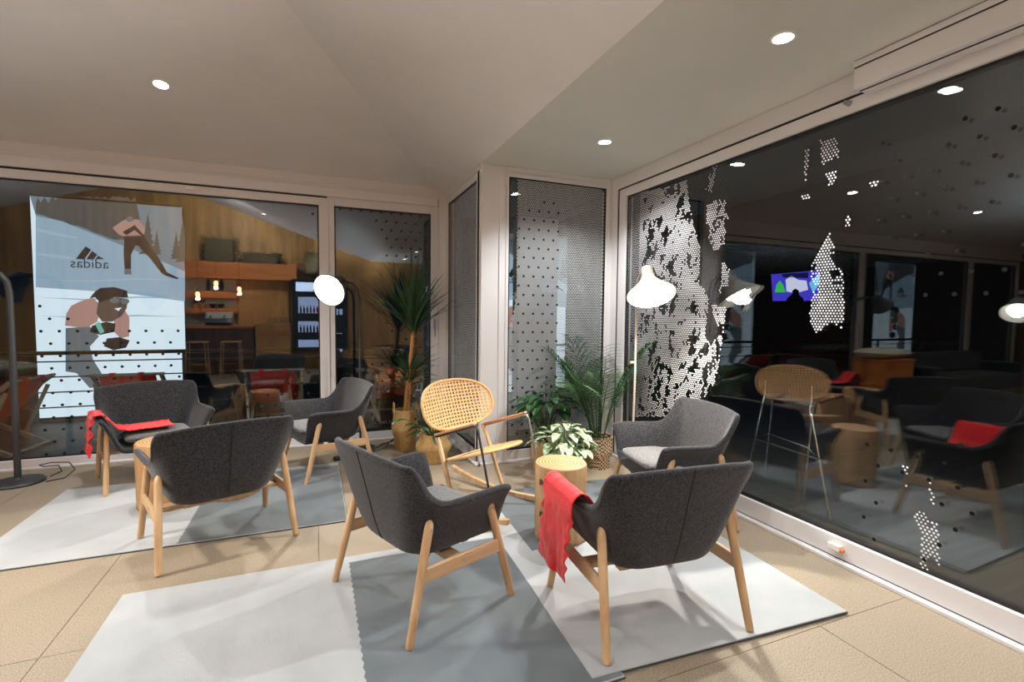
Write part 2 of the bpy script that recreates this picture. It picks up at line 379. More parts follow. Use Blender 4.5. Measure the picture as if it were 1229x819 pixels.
# ------------------------------------------------------------------ dot prints on the panes
def inside(poly, x, y):
    r = False; n = len(poly)
    for i in range(n):
        x1, y1 = poly[i]; x2, y2 = poly[(i+1) % n]
        if (y1 > y) != (y2 > y) and x < (x2-x1)*(y-y1)/(y2-y1)+x1: r = not r
    return r
def dots(name, win, plane, c, polys, pitch, r, m, keep=None, n=6, face=-1, off=.0015):
    """flat print: a hexagonal lattice of discs kept inside outlines given on the pane"""
    b = MB(); lo = [min(p[k] for q in polys for p in q) for k in (0,1)]; hi = [max(p[k] for q in polys for p in q) for k in (0,1)]
    row = pitch*.866; j0, j1 = int(lo[1]/row)-1, int(hi[1]/row)+2
    for j in range(j0, j1):
        for i in range(int(lo[0]/pitch)-1, int(hi[0]/pitch)+2):
            u, v = (i+.5*(j % 2))*pitch, j*row
            if not any(inside(q, u, v) for q in polys): continue
            k = keep(u, v) if keep else 1
            if not k: continue
            rr = r*(k if k is not True else 1)
            pts = []
            for a in range(n):
                t = 2*math.pi*a/n; pu, pv = u+rr*math.cos(t), v+rr*math.sin(t)
                pts.append((pu, c-off, pv) if plane == 'x' else (c-off, pu, pv))
            b.add(pts, [tuple(range(n))])
    return b.build(name, m, win, 0, stuff=True)
def Px(L): return [(lambda q: (q.y, q.z))(at_x(x, y, XR)) for x, y in L]      # outlines on the right pane
def Pl(L): return [(lambda q: (q.x, q.z))(at_y(x, y, YL)) for x, y in L]
def c6(L): return Px([(740+x/2.513, 180+y/2.513) for x, y in L])
def c7(L): return Px([(860+x/2.274, 400+y/2.274) for x, y in L])
def voids(u, v):
    a = .75*noise.noise(Vector((u*13+v*3, v*8, 3.1)))+.55*noise.noise(Vector((u*37, v*23, 7.7)))+.35*noise.noise(Vector((u*4, v*2.2, 1.1)))
    e = random.random()*.34
    lim = .80 if u > 3.66 else .36
    if a+e > lim: return 0
    if u > 3.70: return .60
    return .90+.22*noise.noise(Vector((u*3, v*4, 5)))
zone1 = [c6([(34,135),(120,118),(210,92),(216,150),(232,230),(252,300),(248,390),(276,450),(268,560),(292,600),(262,700),(240,805),(34,805)]),
         c6([(268,170),(300,150),(325,150),(338,190),(322,290),(285,310),(270,240)]), c6([(285,50),(302,46),(285,130),(268,120)]),
         c6([(318,335),(340,345),(334,420),(300,440),(316,400)]), c6([(285,470),(332,470),(320,545),(296,520)]), c6([(270,600),(322,545),(300,690),(262,760)])]
dots('dot_print', w7, 'y', XR+.005, zone1, .0185, .0064, DOTW, voids)
blobs = [c6([(580,350),(610,300),(640,248),(658,290),(650,335),(682,370),(686,470),(680,538),(648,520),(600,552),(576,512),(592,430)]),
         c6([(612,-20),(665,-40),(674,40),(645,128),(622,60)]), c6([(565,0),(580,-6),(572,96),(566,90)]), c6([(756,98),(790,86),(788,108),(768,118)]), c6([(690,195),(706,196),(704,240),(690,258)]),
         c6([(596,-40),(615,-30),(605,-5)]), c6([(558,140),(580,135),(580,152),(560,152)]), c6([(570,575),(580,575),(578,585)]),
         c7([(535,488),(600,484),(612,668),(548,655),(560,570)]), c7([(574,400),(588,402),(598,490),(586,490)]), c7([(503,358),(522,362),(522,425),(512,420)])]
dots('dot_print', w7, 'y', XR+.005, blobs, .0182, .0056, DOTW, lambda u, v: (.8+.3*random.random()) if noise.noise(Vector((u*13, v*10, 1)))+.35*random.random() < .42 else 0)
sp = [c6([(770,-60),(1229,-150),(1229,480),(900,480),(770,420),(880,330),(780,250)]), c7([(395,270),(690,270),(700,560),(640,640),(395,600)])]
dots('large_dot_print', w7, 'y', XR+.005, sp, .115, .0100, DOTL, lambda u, v: noise.noise(Vector((u*3, v*3, 4))) < .28, 12, off=.002)
la = [Pl([(44,366),(60,372),(100,392),(222,394),(222,500),(140,552),(44,556)]), Pl([(356,246),(383,247),(383,288),(372,268)]), Pl([(240,470),(383,440),(383,520),(240,535)])]
dots('dot_print', w1, 'x', YL, la, .125, .0125, DOTK, None, 12)
lb = [Pl([(396,250),(515,258),(515,332),(462,306),(455,268)]), Pl([(462,380),(515,372),(515,430),(470,428)]), Pl([(396,440),(515,430),(515,520),(396,525)])]
dots('dot_print', w2, 'x', YL, lb, .105, .010, DOTK, None, 12)
def soft(u, v): return noise.noise(Vector((u*4, v*2, 9))) > -.42
soft = None
dots('dot_print', w6, 'x', YP, [[(1.735,.30),(2.66,.24),(2.66,2.60),(1.735,2.62)], [(1.65,.25),(1.735,.25),(1.735,1.55),(1.65,1.2)]], .0195, .0078, DOTG, soft)
dots('large_dot_print', w6, 'x', YP, [[(1.66,.25),(2.20,.25),(2.20,2.5),(1.66,2.3)]], .10, .0115, DOTK, None, 12, off=.003)
dots('dot_print', w5, 'y', XC+.012, [[(4.30,.2),(5.0,.2),(5.0,2.58),(4.30,2.58)]], .0195, .0078, DOTG, None)

# ------------------------------------------------------------------ ceiling downlights
DL = thing('ceiling_downlight', 'glowing recessed downlight in the soffit above the areca palm', 'ceiling light', (2.087, 3.27, ZS), group='recessed ceiling downlights')
MB().lathe([(.044,.002),(.046,-.004),(.058,-.004),(.060,.002)], 28).build('trim_ring', WHITEP, DL)
MB().lathe([(.0,-.0015),(.044,-.0015),(.044,.002)], 28).build('lens', LENS, DL)
lamp('SPOT', (0,0,-.02), P_DOWN, WARM, DL, .03, (0,0,-1), 2.3, .6)
def dl(x, y, z, label, tilt=(0,0)):
    o = dup(DL, (x, y, z), 0, label); o.rotation_euler = (tilt[0], tilt[1], 0)
    if 'outside' in label or 'roof slope' in label or 'mirrored' in label:
        for ch in o.children:
            if ch.type == 'LIGHT': ch.data = ch.data.copy(); ch.data.energy = P_DOWN*.40
    return o
dl(2.087, 1.735, ZS, 'glowing recessed downlight in the soffit nearest the blind cassette')
dl(2.087, .20, ZS, 'recessed soffit downlight over the near end of the right window, outside the view')
dl(2.087, -1.34, ZS, 'recessed soffit downlight at the back end of the right window, outside the view')
tiltA = (-math.atan(SA), 0)
dl(-1.005, 4.30, zA(4.30), 'glowing recessed downlight in the sloped ceiling above the left window', tiltA)
dl(-3.9, 4.30, zA(4.30), 'recessed downlight in the hip slope over the long sofa, seen mirrored', tiltA)
dl(-.9, 1.1, zB(-.9)-.0, 'recessed downlight in the right roof slope behind the camera', (0, math.atan(SB)))
dl(-1.0, -1.2, zB(-1.0), 'recessed downlight in the roof slope just before the bar', (0, math.atan(SB)))
dl(-5.6, 1.0, ZS+SB*(-5.6-xl), 'recessed downlight in the far roof slope', (0, -math.atan(SB)))

# ================================================================== ARMCHAIRS
def upath(w, yf, yb, r, ns=7, na=8, nb=8):
    P = []
    for k in range(ns): P.append((-w, yf+(yb+r-yf)*k/ns, 's', k/ns))
    for k in range(na): a = math.pi+math.pi/2*k/na; P.append((-w+r+r*math.cos(a), yb+r+r*math.sin(a), 'a', k/na))
    for k in range(nb): P.append((-w+r+2*(w-r)*k/nb, yb, 'b', k/nb))
    for k in range(na): a = 1.5*math.pi+math.pi/2*k/na; P.append((w-r+r*math.cos(a), yb+r+r*math.sin(a), 'c', k/na))
    for k in range(ns+1): P.append((w, yb+r+(yf-yb-r)*k/ns, 't', k/ns))
    return P
def sm(t): t = max(0, min(1, t)); return t*t*(3-2*t)
def shell_mesh():
    C0 = upath(.215, .27, -.165, .11); C1 = upath(.345, .285, -.262, .075); n = len(C0)
    Z0, ZARM, ZBK = .320, .567, .768
    hs = [(0,0,0),(.10,.09,.02),(.25,.24,.12),(.45,.40,.36),(.65,.56,.62),(.85,.80,.88),(1,1,1)]
    hb = [(0,0,0),(.10,.10,.02),(.25,.25,.12),(.45,.47,.36),(.65,.67,.62),(.85,.87,.85),(1,1,1)]
    def tab(T, t, k): return float(np.interp(t, [a[0] for a in T], [a[k] for a in T]))
    b = MB(); rows = []
    cx, cy = 0, .27
    ts = [0,.1,.2,.32,.45,.58,.7,.82,.92,1]
    for k in (.0,.35,.7):        # seat pan rings
        rows.append([(cx+(p[0]-cx)*k, cy+(p[1]-cy)*k, Z0-.004*(1-k)) for p in C0])
    for t in ts:
        R = []
        for i in range(n):
            x0, y0 = C0[i][:2]; x1, y1, kind, q = C1[i]
            if kind in 'st':
                qq = q if kind == 's' else 1-q; dist = -(1-qq)*.472
            elif kind in 'ac':
                qq = q if kind == 'a' else 1-q; dist = qq*.118
            else: dist = 1
            m = sm((dist+.05)/.135); zt = ZARM+.010*max(0, -dist-.1)/.37+(ZBK-.014-ZARM)*m
            if kind == 'b': zt += .014*math.sin(q*math.pi)**.6
            bow = 1-min(1, (x1/.345)**2)
            y1 -= .042*bow
            x1 *= 1+.055*m*(1 if kind in 'ac' else 0)-(.022*math.exp(-((dist+.07)/.06)**2) if kind in 'st' else 0)+(.045*max(0, -dist)/.472 if kind in 'st' else 0)+(.055*m if kind in 'st' else 0)
            if kind == 'b': x1 *= 1.055
            h = tab(hs, t, 1)*(1-m)+tab(hb, t, 1)*m; v = tab(hs, t, 2)*(1-m)+tab(hb, t, 2)*m
            x, y = x0+(x1-x0)*h, y0+(y1-y0)*h
            if kind == 's' and i == 0: zt -= .014; y -= .012*t
            if kind == 't' and i == n-1: zt -= .014; y -= .012*t
            R.append((x, y, Z0+(zt-Z0)*v))
        rows.append(R)
    for R in rows: b.v += R
    for j in range(len(rows)-1):
        for i in range(n-1):
            a = j*n+i; b.f.append((a, a+1, a+n+1, a+n))
    return b, rows
def make_chair():
    ch = thing('armchair', 'x', 'armchair')
    b, rows = shell_mesh()
    sh = b.build('seat_shell', FELT, ch, 3); 
    bm = bmesh.new(); bm.from_mesh(sh.data); bmesh.ops.remove_doubles(bm, verts=bm.verts, dist=1e-5); bmesh.ops.recalc_face_normals(bm, faces=bm.faces)
    # inner face must look up from the seat
    up = sum((f.normal.z*f.calc_area() for f in bm.faces if f.calc_center_median().z < .34), 0)
    if up < 0: bmesh.ops.reverse_faces(bm, faces=bm.faces)
    bm.to_mesh(sh.data); bm.free()
    solid(sh, .036, -1); subsurf(sh, 2)
    # seat cushion
    cu = MB(); P = upath(.222, .285, -.17, .12); n = len(P); O = Vector((0,.06,0))
    prof = [(0,.424),(.5,.424),(.82,.420),(.95,.410),(1.0,.392),(.97,.372),(.9,.362),(0,.36)]
    for s_, z in prof:
        for p in P: cu.v.append((p[0]*s_, O.y+(p[1]-O.y)*s_, z-.012*(p[1] < -.05)*s_))
    for j in range(len(prof)-1):
        for i in range(n): a = j*n+i; c2 = j*n+(i+1) % n; cu.f.append((a, c2, c2+n, a+n))
    co = fixn(cu.build('seat_cushion', FELT2, ch, 3)); subsurf(co, 1)
    pipe = [(p[0]*1.0, O.y+(p[1]-O.y)*1.0, .392-.012*(p[1] < -.05)) for p in P]+[(P[0][0], P[0][1], .392)]
    MB().tube(pipe, .004, 6).build('piping', FELT, co)
    # back seam
    bi = n//2; seam = []
    for R in rows[4:]:
        p = Vector(R[bi]); seam.append((p.x, p.y-.0362, p.z-.010))
    MB().tube(seam, .0022, 6).build('back_seam', BLACKP, sh)
    for sx in (-1, 1):
        for sy, yt, fx in ((1, .165, .352), (-1, -.165, .348)):
            top = (sx*.318, yt, .492); ft = (sx*fx, sy*.2875, 0)
            pts = [Vector(ft).lerp(Vector(top), t) for t in (0,.004,.3,.6,.93,.975,1)]
            lg = MB().tube(pts, [.014,.0165,.0185,.0195,.0200,.0165,.008], 14).build('leg', OAK, ch, .6)
            sc = Vector(ft).lerp(Vector(top), .93)
            MB().tube([(sc.x+sx*.017, sc.y, sc.z), (sc.x+sx*.0215, sc.y, sc.z)], .005, 8).build('screw', STEEL, lg)
        rl = bevel(MB().beam((sx*.336, -.226, .270), (sx*.338, .226, .270), .018, .062).build('side_rail', OAKX, ch, 0), .003, 1)
        MB().tube([(sx*.345, .0, .272), (sx*.3485, .0, .272)], .006, 8).build('screw', STEEL, rl)
    bevel(MB().box((-.334, -.035, .245), (.334, .035, .268)).build('cross_rail', OAKX, ch, 0), .003, 1)
    for sy in (-.1, .12): bevel(MB().box((-.20, sy-.02, .262), (.20, sy+.02, .29)).build('seat_support', OAKX, ch, 0), .003, 1)
    return ch
D2R = math.pi/180
RT = .0125                        # rug thickness
chairF = make_chair()
chairF.location = (1.412, 1.805, .0185); chairF.rotation_euler.z = (85.6-90)*D2R
chairF['label'] = 'charcoal armchair with its back turned, red blanket hung over its arm beside the centre log'; chairF['group'] = 'charcoal felt armchairs'
def place(x, y, deg, label, z=RT): return dup(chairF, (x, y, z), (deg-90)*D2R, label)
chairD = place(.48, 2.35, 22, 'charcoal armchair seen from behind on the slate rug part, between the two log stools')
chairB = place(-.55, 3.35, 112.2, 'charcoal armchair turned its back, hiding the left log stool', .006)
chairA = place(-1.226, 4.773, -66.8, 'charcoal armchair facing the room before the banner, small red blanket on its arm', .006)
chairC = place(.098, 4.55, 197.3, 'empty charcoal armchair in side view before the window mullion', .006)
chairE = place(2.275, 2.66, 170, 'empty charcoal armchair by the right window with its pale seat cushion in view', .012)

# blankets
def blanket(label, chair, side, path, y0, y1, ruffle, seed, drop):
    """cloth following a line over the arm, swept along the arm"""
    pts = [Vector(p) for p in path]; L = [0]
    for a, b2 in zip(pts, pts[1:]): L.append(L[-1]+(b2-a).length)
    nu, nv = 44, 22
    def fn(u, v):
        s_ = u*L[-1]; i = max(k for k in range(len(L)) if L[k] <= s_+1e-9); i = min(i, len(L)-2)
        t = (s_-L[i])/(L[i+1]-L[i]); p = pts[i].lerp(pts[i+1], t)
        y = y0+(y1-y0)*v
        hang = max(0, (u-.5)/.5)
        w = noise.noise(Vector((u*3.2+seed, v*4.5, seed)))*.020*(.35+hang)+noise.noise(Vector((u*9, v*10, seed+3)))*.007
        if v < .08 or v > .92 or u > .95: w += ruffle*math.sin((u*58 if u < .95 else v*70)+seed)
        y += drop*hang*hang*(1 if v > .5 else .6)+noise.noise(Vector((u*5, seed, v)))*.02*hang
        x = p.x+(w if hang > .05 else 0); z = p.z+(abs(w)*.6 if hang <= .05 else 0)-.06*hang*(v-.5)*drop*6
        return (side*x, y, z)
    o = MB().grid(fn, nu, nv).build('blanket', RED, None, 3); solid(o, .006, 0); subsurf(o, 1)
    o.location = chair.location; o.rotation_euler = chair.rotation_euler
    return tag(o, label, 'blanket', 'red ruffled blankets')
arm = [(.20,0,.452),(.255,0,.468),(.292,0,.52),(.325,0,.575),(.355,0,.600),(.388,0,.598),(.414,0,.57),(.420,0,.48),(.424,0,.36),(.428,0,.20)]
blanket('crumpled red blanket hanging over the arm nearest the centre log stool', chairF, -1, arm, -.09, .235, .011, 3, .05)
armA = [(-.10,0,.452),(.05,0,.452),(.20,0,.452),(.255,0,.468),(.292,0,.52),(.325,0,.575),(.355,0,.602),(.388,0,.600),(.414,0,.57),(.420,0,.48),(.424,0,.40),(.428,0,.30)]
blanket('red ruffled blanket over the arm of the far armchair before the banner', chairA, 1, armA, -.02, .24, .019, 8, .03)

# ================================================================== RUGS
def zig(p0, p1, n, a):
    p0, p1 = Vector(p0), Vector(p1); d = p1-p0; q = Vector((-d.y, d.x)).normalized()*a
    return [p0+d*(k/n)+(q if k % 2 else Vector((0,0))) for k in range(n)]
def rug(label, loc, rz, dx0, dy0, z=0, mir=1):
    L_, W_ = 1.95, 1.33
    r = thing('rug', label, 'rug', loc, rz, 'two-tone patchwork rugs')
    bevel(MB().box((0,0,.0035), (L_,W_,.0105)).build('pale_pile', RUGL, r, 0, (0,0,z)), .003, 2)
    MB().box((.002,.002,0), (L_-.002, W_-.002, .0035)).build('backing', RUGE, r, 0, (0,0,z))
    o = [Vector(p) for p in ((dx0, .006), (L_-.006, .006), (L_-.006, W_-dy0), (dx0, W_-dy0))]
    pts = [o[0], o[1], o[2]]+[o[2].lerp(o[3], k/40) for k in range(1, 40)]
    pts += zig(o[3], o[0], 50, .008)
    pts = [(p.x, p.y, .006) for p in pts]
    fixn(MB().prism(pts, (0,0,.0062)).build('slate_pile', RUGD, r, 0, (0,0,z)))
    c = [(0,0),(L_,0),(L_,W_),(0,W_),(0,0)]
    for a, b2 in zip(c, c[1:]):
        MB().tube([(a[0],a[1],.003),(b2[0],b2[1],.003)], .003, 6).build('edge_binding', RUGE, r, 3, (0,0,z))
    return r
rug('two-tone rug under the left group of armchairs, white at its left end', (-1.76, 3.312, 0), 0, .995, .085)
rug('two-tone rug in front, pale left half and slate right half under the middle armchair', (-.871, 1.475, 0), 0, 1.03, .075)
rug('pale rug lying over the slate one, under the armchair with the red blanket', (2.283, 1.432, .006), math.pi/2-3.4*D2R*0+(-4.1+.9)*D2R, .985, .14)

# ================================================================== LOG STOOLS
def log(name, label, loc, rz, r0, h, squash=1, keys=True, knot=False):
    t = thing(name, label, 'stool', loc, rz, 'peeled log stools')
    n = 40; b = MB(); zs = [0,.01,.1,.2,.3,.4,.8,.97,1.0]
    def rad(a, z): return r0*(1+.035*noise.noise(Vector((math.cos(a)*1.2, math.sin(a)*1.2, z*1.5+r0*9)))+.02*math.sin(2*a+r0*30))
    for k, f in enumerate(zs):
        e = .975 if k in (0, len(zs)-1) else 1
        for i in range(n):
            a = 2*math.pi*i/n; rr = rad(a, f*h)*e; b.v.append((rr*math.cos(a), rr*math.sin(a)*squash, f*h))
    for k in range(len(zs)-1):
        for i in range(n): a, c2 = k*n+i, k*n+(i+1) % n; b.f.append((a, c2, c2+n, a+n))
    b.f.append(tuple(reversed(range(n))))
    body = b.build('trunk', LOGBARK, t, .8)
    tp = MB(); m = (len(zs)-1)*n; ring = [Vector(v) for v in b.v[m:m+n]]
    tp.v = [tuple(p) for p in ring]+[(p.x*.97, p.y*.97, h+.003) for p in ring]+[(0,0,h+.004)]
    for i in range(n): j = (i+1) % n; tp.f += [(i, j, j+n, i+n), (i+n, j+n, 2*n)]
    tp.build('sawn_top', LOGEND, t, .8)
    if keys:
        for kz, ka in ((.365, -2.74), (.17, -2.72)):
            rr = rad(ka, kz)+.006; w, hh = .026, .018
            shp = [(-w,-hh),(-w*.2,-hh*.45),(w,-hh),(w,hh),(w*.2-.005,hh*.45),(-w,hh)]
            c2, s2 = math.cos(ka), math.sin(ka)
            pts = [(rr*c2-a*s2, rr*s2+a*c2, kz+z) for a, z in shp]
            MB().prism([(p[0]-c2*.01, p[1]-s2*.01, p[2]) for p in pts], (c2*.0125, s2*.0125, 0)).build('butterfly_key', KEYWOOD, t, 0)
        ka = -2.62; crk = [((rad(ka, z)+.0005)*math.cos(ka+.012*math.sin(z*40)), (rad(ka, z)+.0005)*math.sin(ka+.012*math.sin(z*40)), z) for z in [.02+.02*k for k in range(21)]]
        MB().tube(crk, .0035, 5).build('crack', KEYWOOD, t)
    if knot:
        ka = knot; c2, s2 = math.cos(ka), math.sin(ka); rr = r0-.012
        Mx = Matrix.Translation((rr*c2, rr*s2*squash, h*.66)) @ Vector((c2, s2, 0)).to_track_quat('Z', 'Y').to_matrix().to_4x4()
        kn_ = MB().lathe([(.085,-.01),(.08,.012),(.066,.02),(.03,.024),(0,.024)], 24)
        o = kn_.build('branch_knot', LOGKNOT, t); o.matrix_local = Mx
    return t
log('log_stool', 'peeled log stool with dark butterfly keys in the centre of the rocking chair group', (1.395, 2.605, .0185), 0, .163, .455)
log('log_stool', 'log stool with a round branch knot, half hidden behind the left armchair', (-.975, 4.06, RT), 0, .185, .455, 1, False, -1.75)
log('log_stool', 'log stool almost hidden behind the left armchair, at the right of the knotted log', (-.585, 4.12, RT), .5, .175, .38, 1, False)

# ================================================================== ROCKING CHAIR
rk = thing('rocking_chair', 'woven cane rocking chair with oval back between the plants and the centre log', 'rocking chair', (1.01, 3.48, 0), math.atan2(-.89, .455)-math.pi/2+0.0)
# local: +y forward, x right ; chair leans back as it rocks
def oval(a, w, h):       # superellipse
    c, s_ = math.cos(a), math.sin(a); e = .82
    return w*math.copysign(abs(c)**e, c), h*math.copysign(abs(s_)**e, s_)
bc_ = Vector((0,-.075,.70)); BW, BH = .350, .182
def bpt(x, y):           # point on the curved, reclined back
    return Vector((x, bc_.y-.34*y+.55*x*x, bc_.z+.94*y))
def seatp(x, y):
    return Vector((x, .255+y, .395+.33*y+.10*x*x))
rim = [bpt(*oval(2*math.pi*k/48, BW, BH)) for k in range(49)]
MB().tube(rim, .011, 8, False).build('back_rim', RATTAN, rk)
cane = MB()
def strand(fnp, a, b2, wv, seg=10, along='x'):
    pts = [fnp(a[0]+(b2[0]-a[0])*k/seg, a[1]+(b2[1]-a[1])*k/seg) for k in range(seg+1)]
    o = len(cane.v)
    for k, p in enumerate(pts):
        t = (pts[min(k+1, seg)]-pts[max(k-1, 0)]).normalized(); nrm = Vector((0,1,.3)) if fnp is bpt else Vector((0,-.24,1))
        w = t.cross(nrm).normalized()*wv/2; d = nrm.normalized()*.002
        cane.v += [tuple(p-w-d), tuple(p+w-d), tuple(p+w+d), tuple(p-w+d)]
    for k in range(seg):
        for i in range(4): a_, b_ = o+k*4+i, o+k*4+(i+1) % 4; cane.f.append((a_, b_, b_+4, a_+4))
def half(y, w, h): return w*max(0, 1-(abs(y)/h)**(2/.82))**(.82/2)
nr = 14
for k in range(nr):
    y = -BH+2*BH*(k+.5)/nr; w = half(y, BW, BH)
    if w > .03: strand(bpt, (-w, y), (w, y), .0118, 16)
nc = 23
for k in range(nc):
    x = -BW+2*BW*(k+.5)/nc; h = half(x, BH, BW)
    if h > .03: strand(bpt, (x, -h), (x, h), .0138, 8)
cane.build('woven_back', RATTAN, rk, 0, stuff=True)
SW, SH = .27, .22
MB().tube([seatp(*oval(2*math.pi*k/40, SW, SH)) for k in range(41)], .011, 8, False).build('seat_rim', RATTAN, rk)
cane = MB()
for k in range(18):
    y = -SH+2*SH*(k+.5)/18; w = half(y, SW, SH)
    if w > .02: strand(seatp, (-w, y), (w, y), .019, 10)
for k in range(20):
    x = -SW+2*SW*(k+.5)/20; h = half(x, SH, SW)
    if h > .02: strand(seatp, (x, -h), (x, h), .016, 8)
cane.build('woven_seat', RATTAN, rk, 0, stuff=True)
for sx in (-1, 1):
    MB().tube([(sx*.235,-.005,.515),(sx*.238,.03,.46),(sx*.25,.20,.07)], [.015,.0165,.015], 10).build('rear_post', OAK, rk)
    a0, a1 = Vector((sx*.245,.0,.50)), Vector((sx*.262,.415,.648))
    fr = MB().tube([a0, a1.lerp(a0,.06), a1+Vector((0,.012,-.004)), a1+Vector((0,.028,-.03)), (sx*.262,.53,.30), (sx*.258,.575,.095)], .0078, 8).build('front_frame', DARKSTEEL if sx > 0 else STEEL, rk)
    bevel(MB().beam(a0+Vector((0,0,.014)), a1+Vector((0,0,.014)), .034, .016).build('armrest', wood('cherry_armrest', srgb(184,128,92), srgb(206,152,116), 20, (1,.1,1)), rk, 0), .005, 2)
    run = []
    for k in range(19):
        y = -.36+1.06*k/18; run.append((sx*.25, y, .026+.22*(y-.18)**2))
    rb = MB(); o = 0
    for k in range(18): pass
    sec = []
    for k, p in enumerate(run):
        sec.append([(p[0]-.017,p[1],p[2]-.018),(p[0]+.017,p[1],p[2]-.018),(p[0]+.017,p[1],p[2]+.018),(p[0]-.017,p[1],p[2]+.018)])
    for q in sec: rb.v += q
    for k in range(18):
        for i in range(4): a_, b_ = k*4+i, k*4+(i+1) % 4; rb.f.append((a_, b_, b_+4, a_+4))
    rb.f += [(3,2,1,0), (72,73,74,75)]
    bevel(fixn(rb.build('runner', OAK, rk, .6)), .004, 2)
MB().tube([(-.25,.075,.335),(.25,.075,.335)], .0085, 8).build('seat_rail', DARKSTEEL, rk)
MB().tube([(-.25,.20,.05),(.25,.20,.05)], .0075, 8).build('stretcher', DARKSTEEL, rk)

# ================================================================== LAMPS
def shade_axis(c, d): return Matrix.Translation(c) @ Vector(d).to_track_quat('-Z', 'Y').to_matrix().to_4x4()
def floor_lamp(label, base, head, direction, rs, prof_kind, m, power, pole_r=.011, pole_pts=None, base_r=.15, lit=True):
    t = thing('floor_lamp', label, 'floor lamp', base)
    b = Vector(base); h = Vector(head)-b; d = Vector(direction).normalized()
    MB().lathe([(0,0),(base_r,0),(base_r,.012),(base_r*.93,.024),(.03,.034),(.018,.05),(0,.05)], 40).build('base', m, t)
    top = h-d*rs*1.02
    pts = pole_pts or [(0,0,.03),(0,0,h.z-.08),(top.x*.25,top.y*.25,top.z+.02),(top.x,top.y,top.z)]
    MB().tube(pts, pole_r, 12).build('pole', m, t)
    if prof_kind == 'cone': outer = [(.036,.19),(.042,.185),(.046,.11),(.060,.075),(.10,.02),(rs,-.06)]
    else: outer = [(.0,.16),(.035,.155),(.07,.135),(.085,.06),(.11,.0),(rs*.98,-.055),(rs,-.075)]
    sh = MB().lathe([(r, z) for r, z in outer]+[(r-.004, z-.001) for r, z in reversed(outer[1:])], 36).build('lamp_shade', m, t)
    sh.matrix_local = shade_axis(h, d)
    inn = MB().lathe([(max(r-.0055, .01), z-.002) for r, z in outer[1:]], 36).build('shade_lining', LAMPIN, sh)
    if lit:
        bl = MB().lathe([(0,.05),(.02,.045),(.03,.03),(.065,.01),(.085,-.02),(.075,-.05),(.04,-.068),(0,-.073)], 24).build('light_bulb', BULB, sh)
        l = lamp('SPOT', (0,0,-.078), power, (1,.92,.82), sh, .045, (0,0,-1), 2.75, .5)
    return t
cone_head = (2.335, 3.0, 1.585)
cl = floor_lamp('lit floor lamp with a pale cone shade on a thin pole before the right window', (2.40, 3.26, 0), cone_head, (-.19,-.50,-.845), .180, 'cone', LAMPBEIGE, P_CONE, .0095, pole_pts=[(0,0,.03),(0,-.015,.9),(-.012,-.03,1.52),(-.02,-.05,1.66),(-.03,-.12,1.725),(-.02,-.19,1.735)])
MB().tube([(-.02,-.02,1.0),(-.05,-.02,1.0)], .012, 10).build('switch_knob', OAK, cl)
floor_lamp('lit floor lamp with a dark bell shade, in front of the window mullion', (.42, 5.06, 0), (.17, 4.90, 1.615), (-.50,-.74,-.40), .155, 'bell', LAMPGREY, P_HEKTAR, .012, pole_pts=[(0,0,.03),(0,0,1.52),(-.015,-.01,1.60),(-.07,-.04,1.665),(-.13,-.07,1.68)])
lb_ = at_x(19, 575, -2.02)
floor_lamp('dark floor lamp with a thick bent pole at the left edge', (-2.19, 4.98, 0), (-2.62, 4.85, 1.60), (-.75,-.1,-.65), .15, 'bell', LAMPGREY, 0, .022, pole_pts=[(0.0,0,.03),(.0,0,1.51),(-.012,0,1.59),(-.05,-.01,1.65),(-.12,-.03,1.68),(-.30,-.09,1.70)], base_r=.165, lit=False)
floor_lamp('lit dark floor lamp at the far left, seen only mirrored in the right window', (-2.35, 3.05, 0), (-1.98, 3.0, 1.50), (.72,-.25,-.65), .15, 'bell', LAMPGREY, P_HEKTAR, .012)
# lamp cords
tag(MB().tube([(-2.02,5.05,.012),(-1.97,5.12,.03),(-2.02,5.2,.06),(-2.12,5.2,.06),(-2.14,5.18,.08),(-2.05,5.16,.10),(-1.92,5.12,.10),(-1.86,5.06,.05),(-1.90,4.98,.008),(-2.0,4.93,.006)], .0045, 6).build('lamp_cord', BLACKP), 'black looped cord beside the base of the left lamp', 'cord')
tag(MB().tube([(.55,5.0,.006),(.60,5.06,.006),(.64,5.16,.008),(.70,5.12,.03),(.75,5.06,.06),(.74,5.0,.09),(.70,5.02,.06),(.66,5.0,.008),(.45,4.86,.006),(.25,4.72,.006)], .0045, 6).build('extension_cable', BLACKP), 'black cable running from the tall basket under the side-view armchair', 'cord')
ps = thing('power_strip', 'black power strip on the floor beneath the side-view armchair', 'power strip', (.30, 4.78, 0), .25)
bevel(MB().box((-.15,-.028,0), (.15,.028,.035)).build('strip_body', BLACKP, ps, 0), .006, 2)
for k in range(4): MB().lathe([(.018,.0352),(.018,.037),(.0,.037)], 12, (-.105+.07*k,0,0)).build('socket', DARKSTEEL, ps)

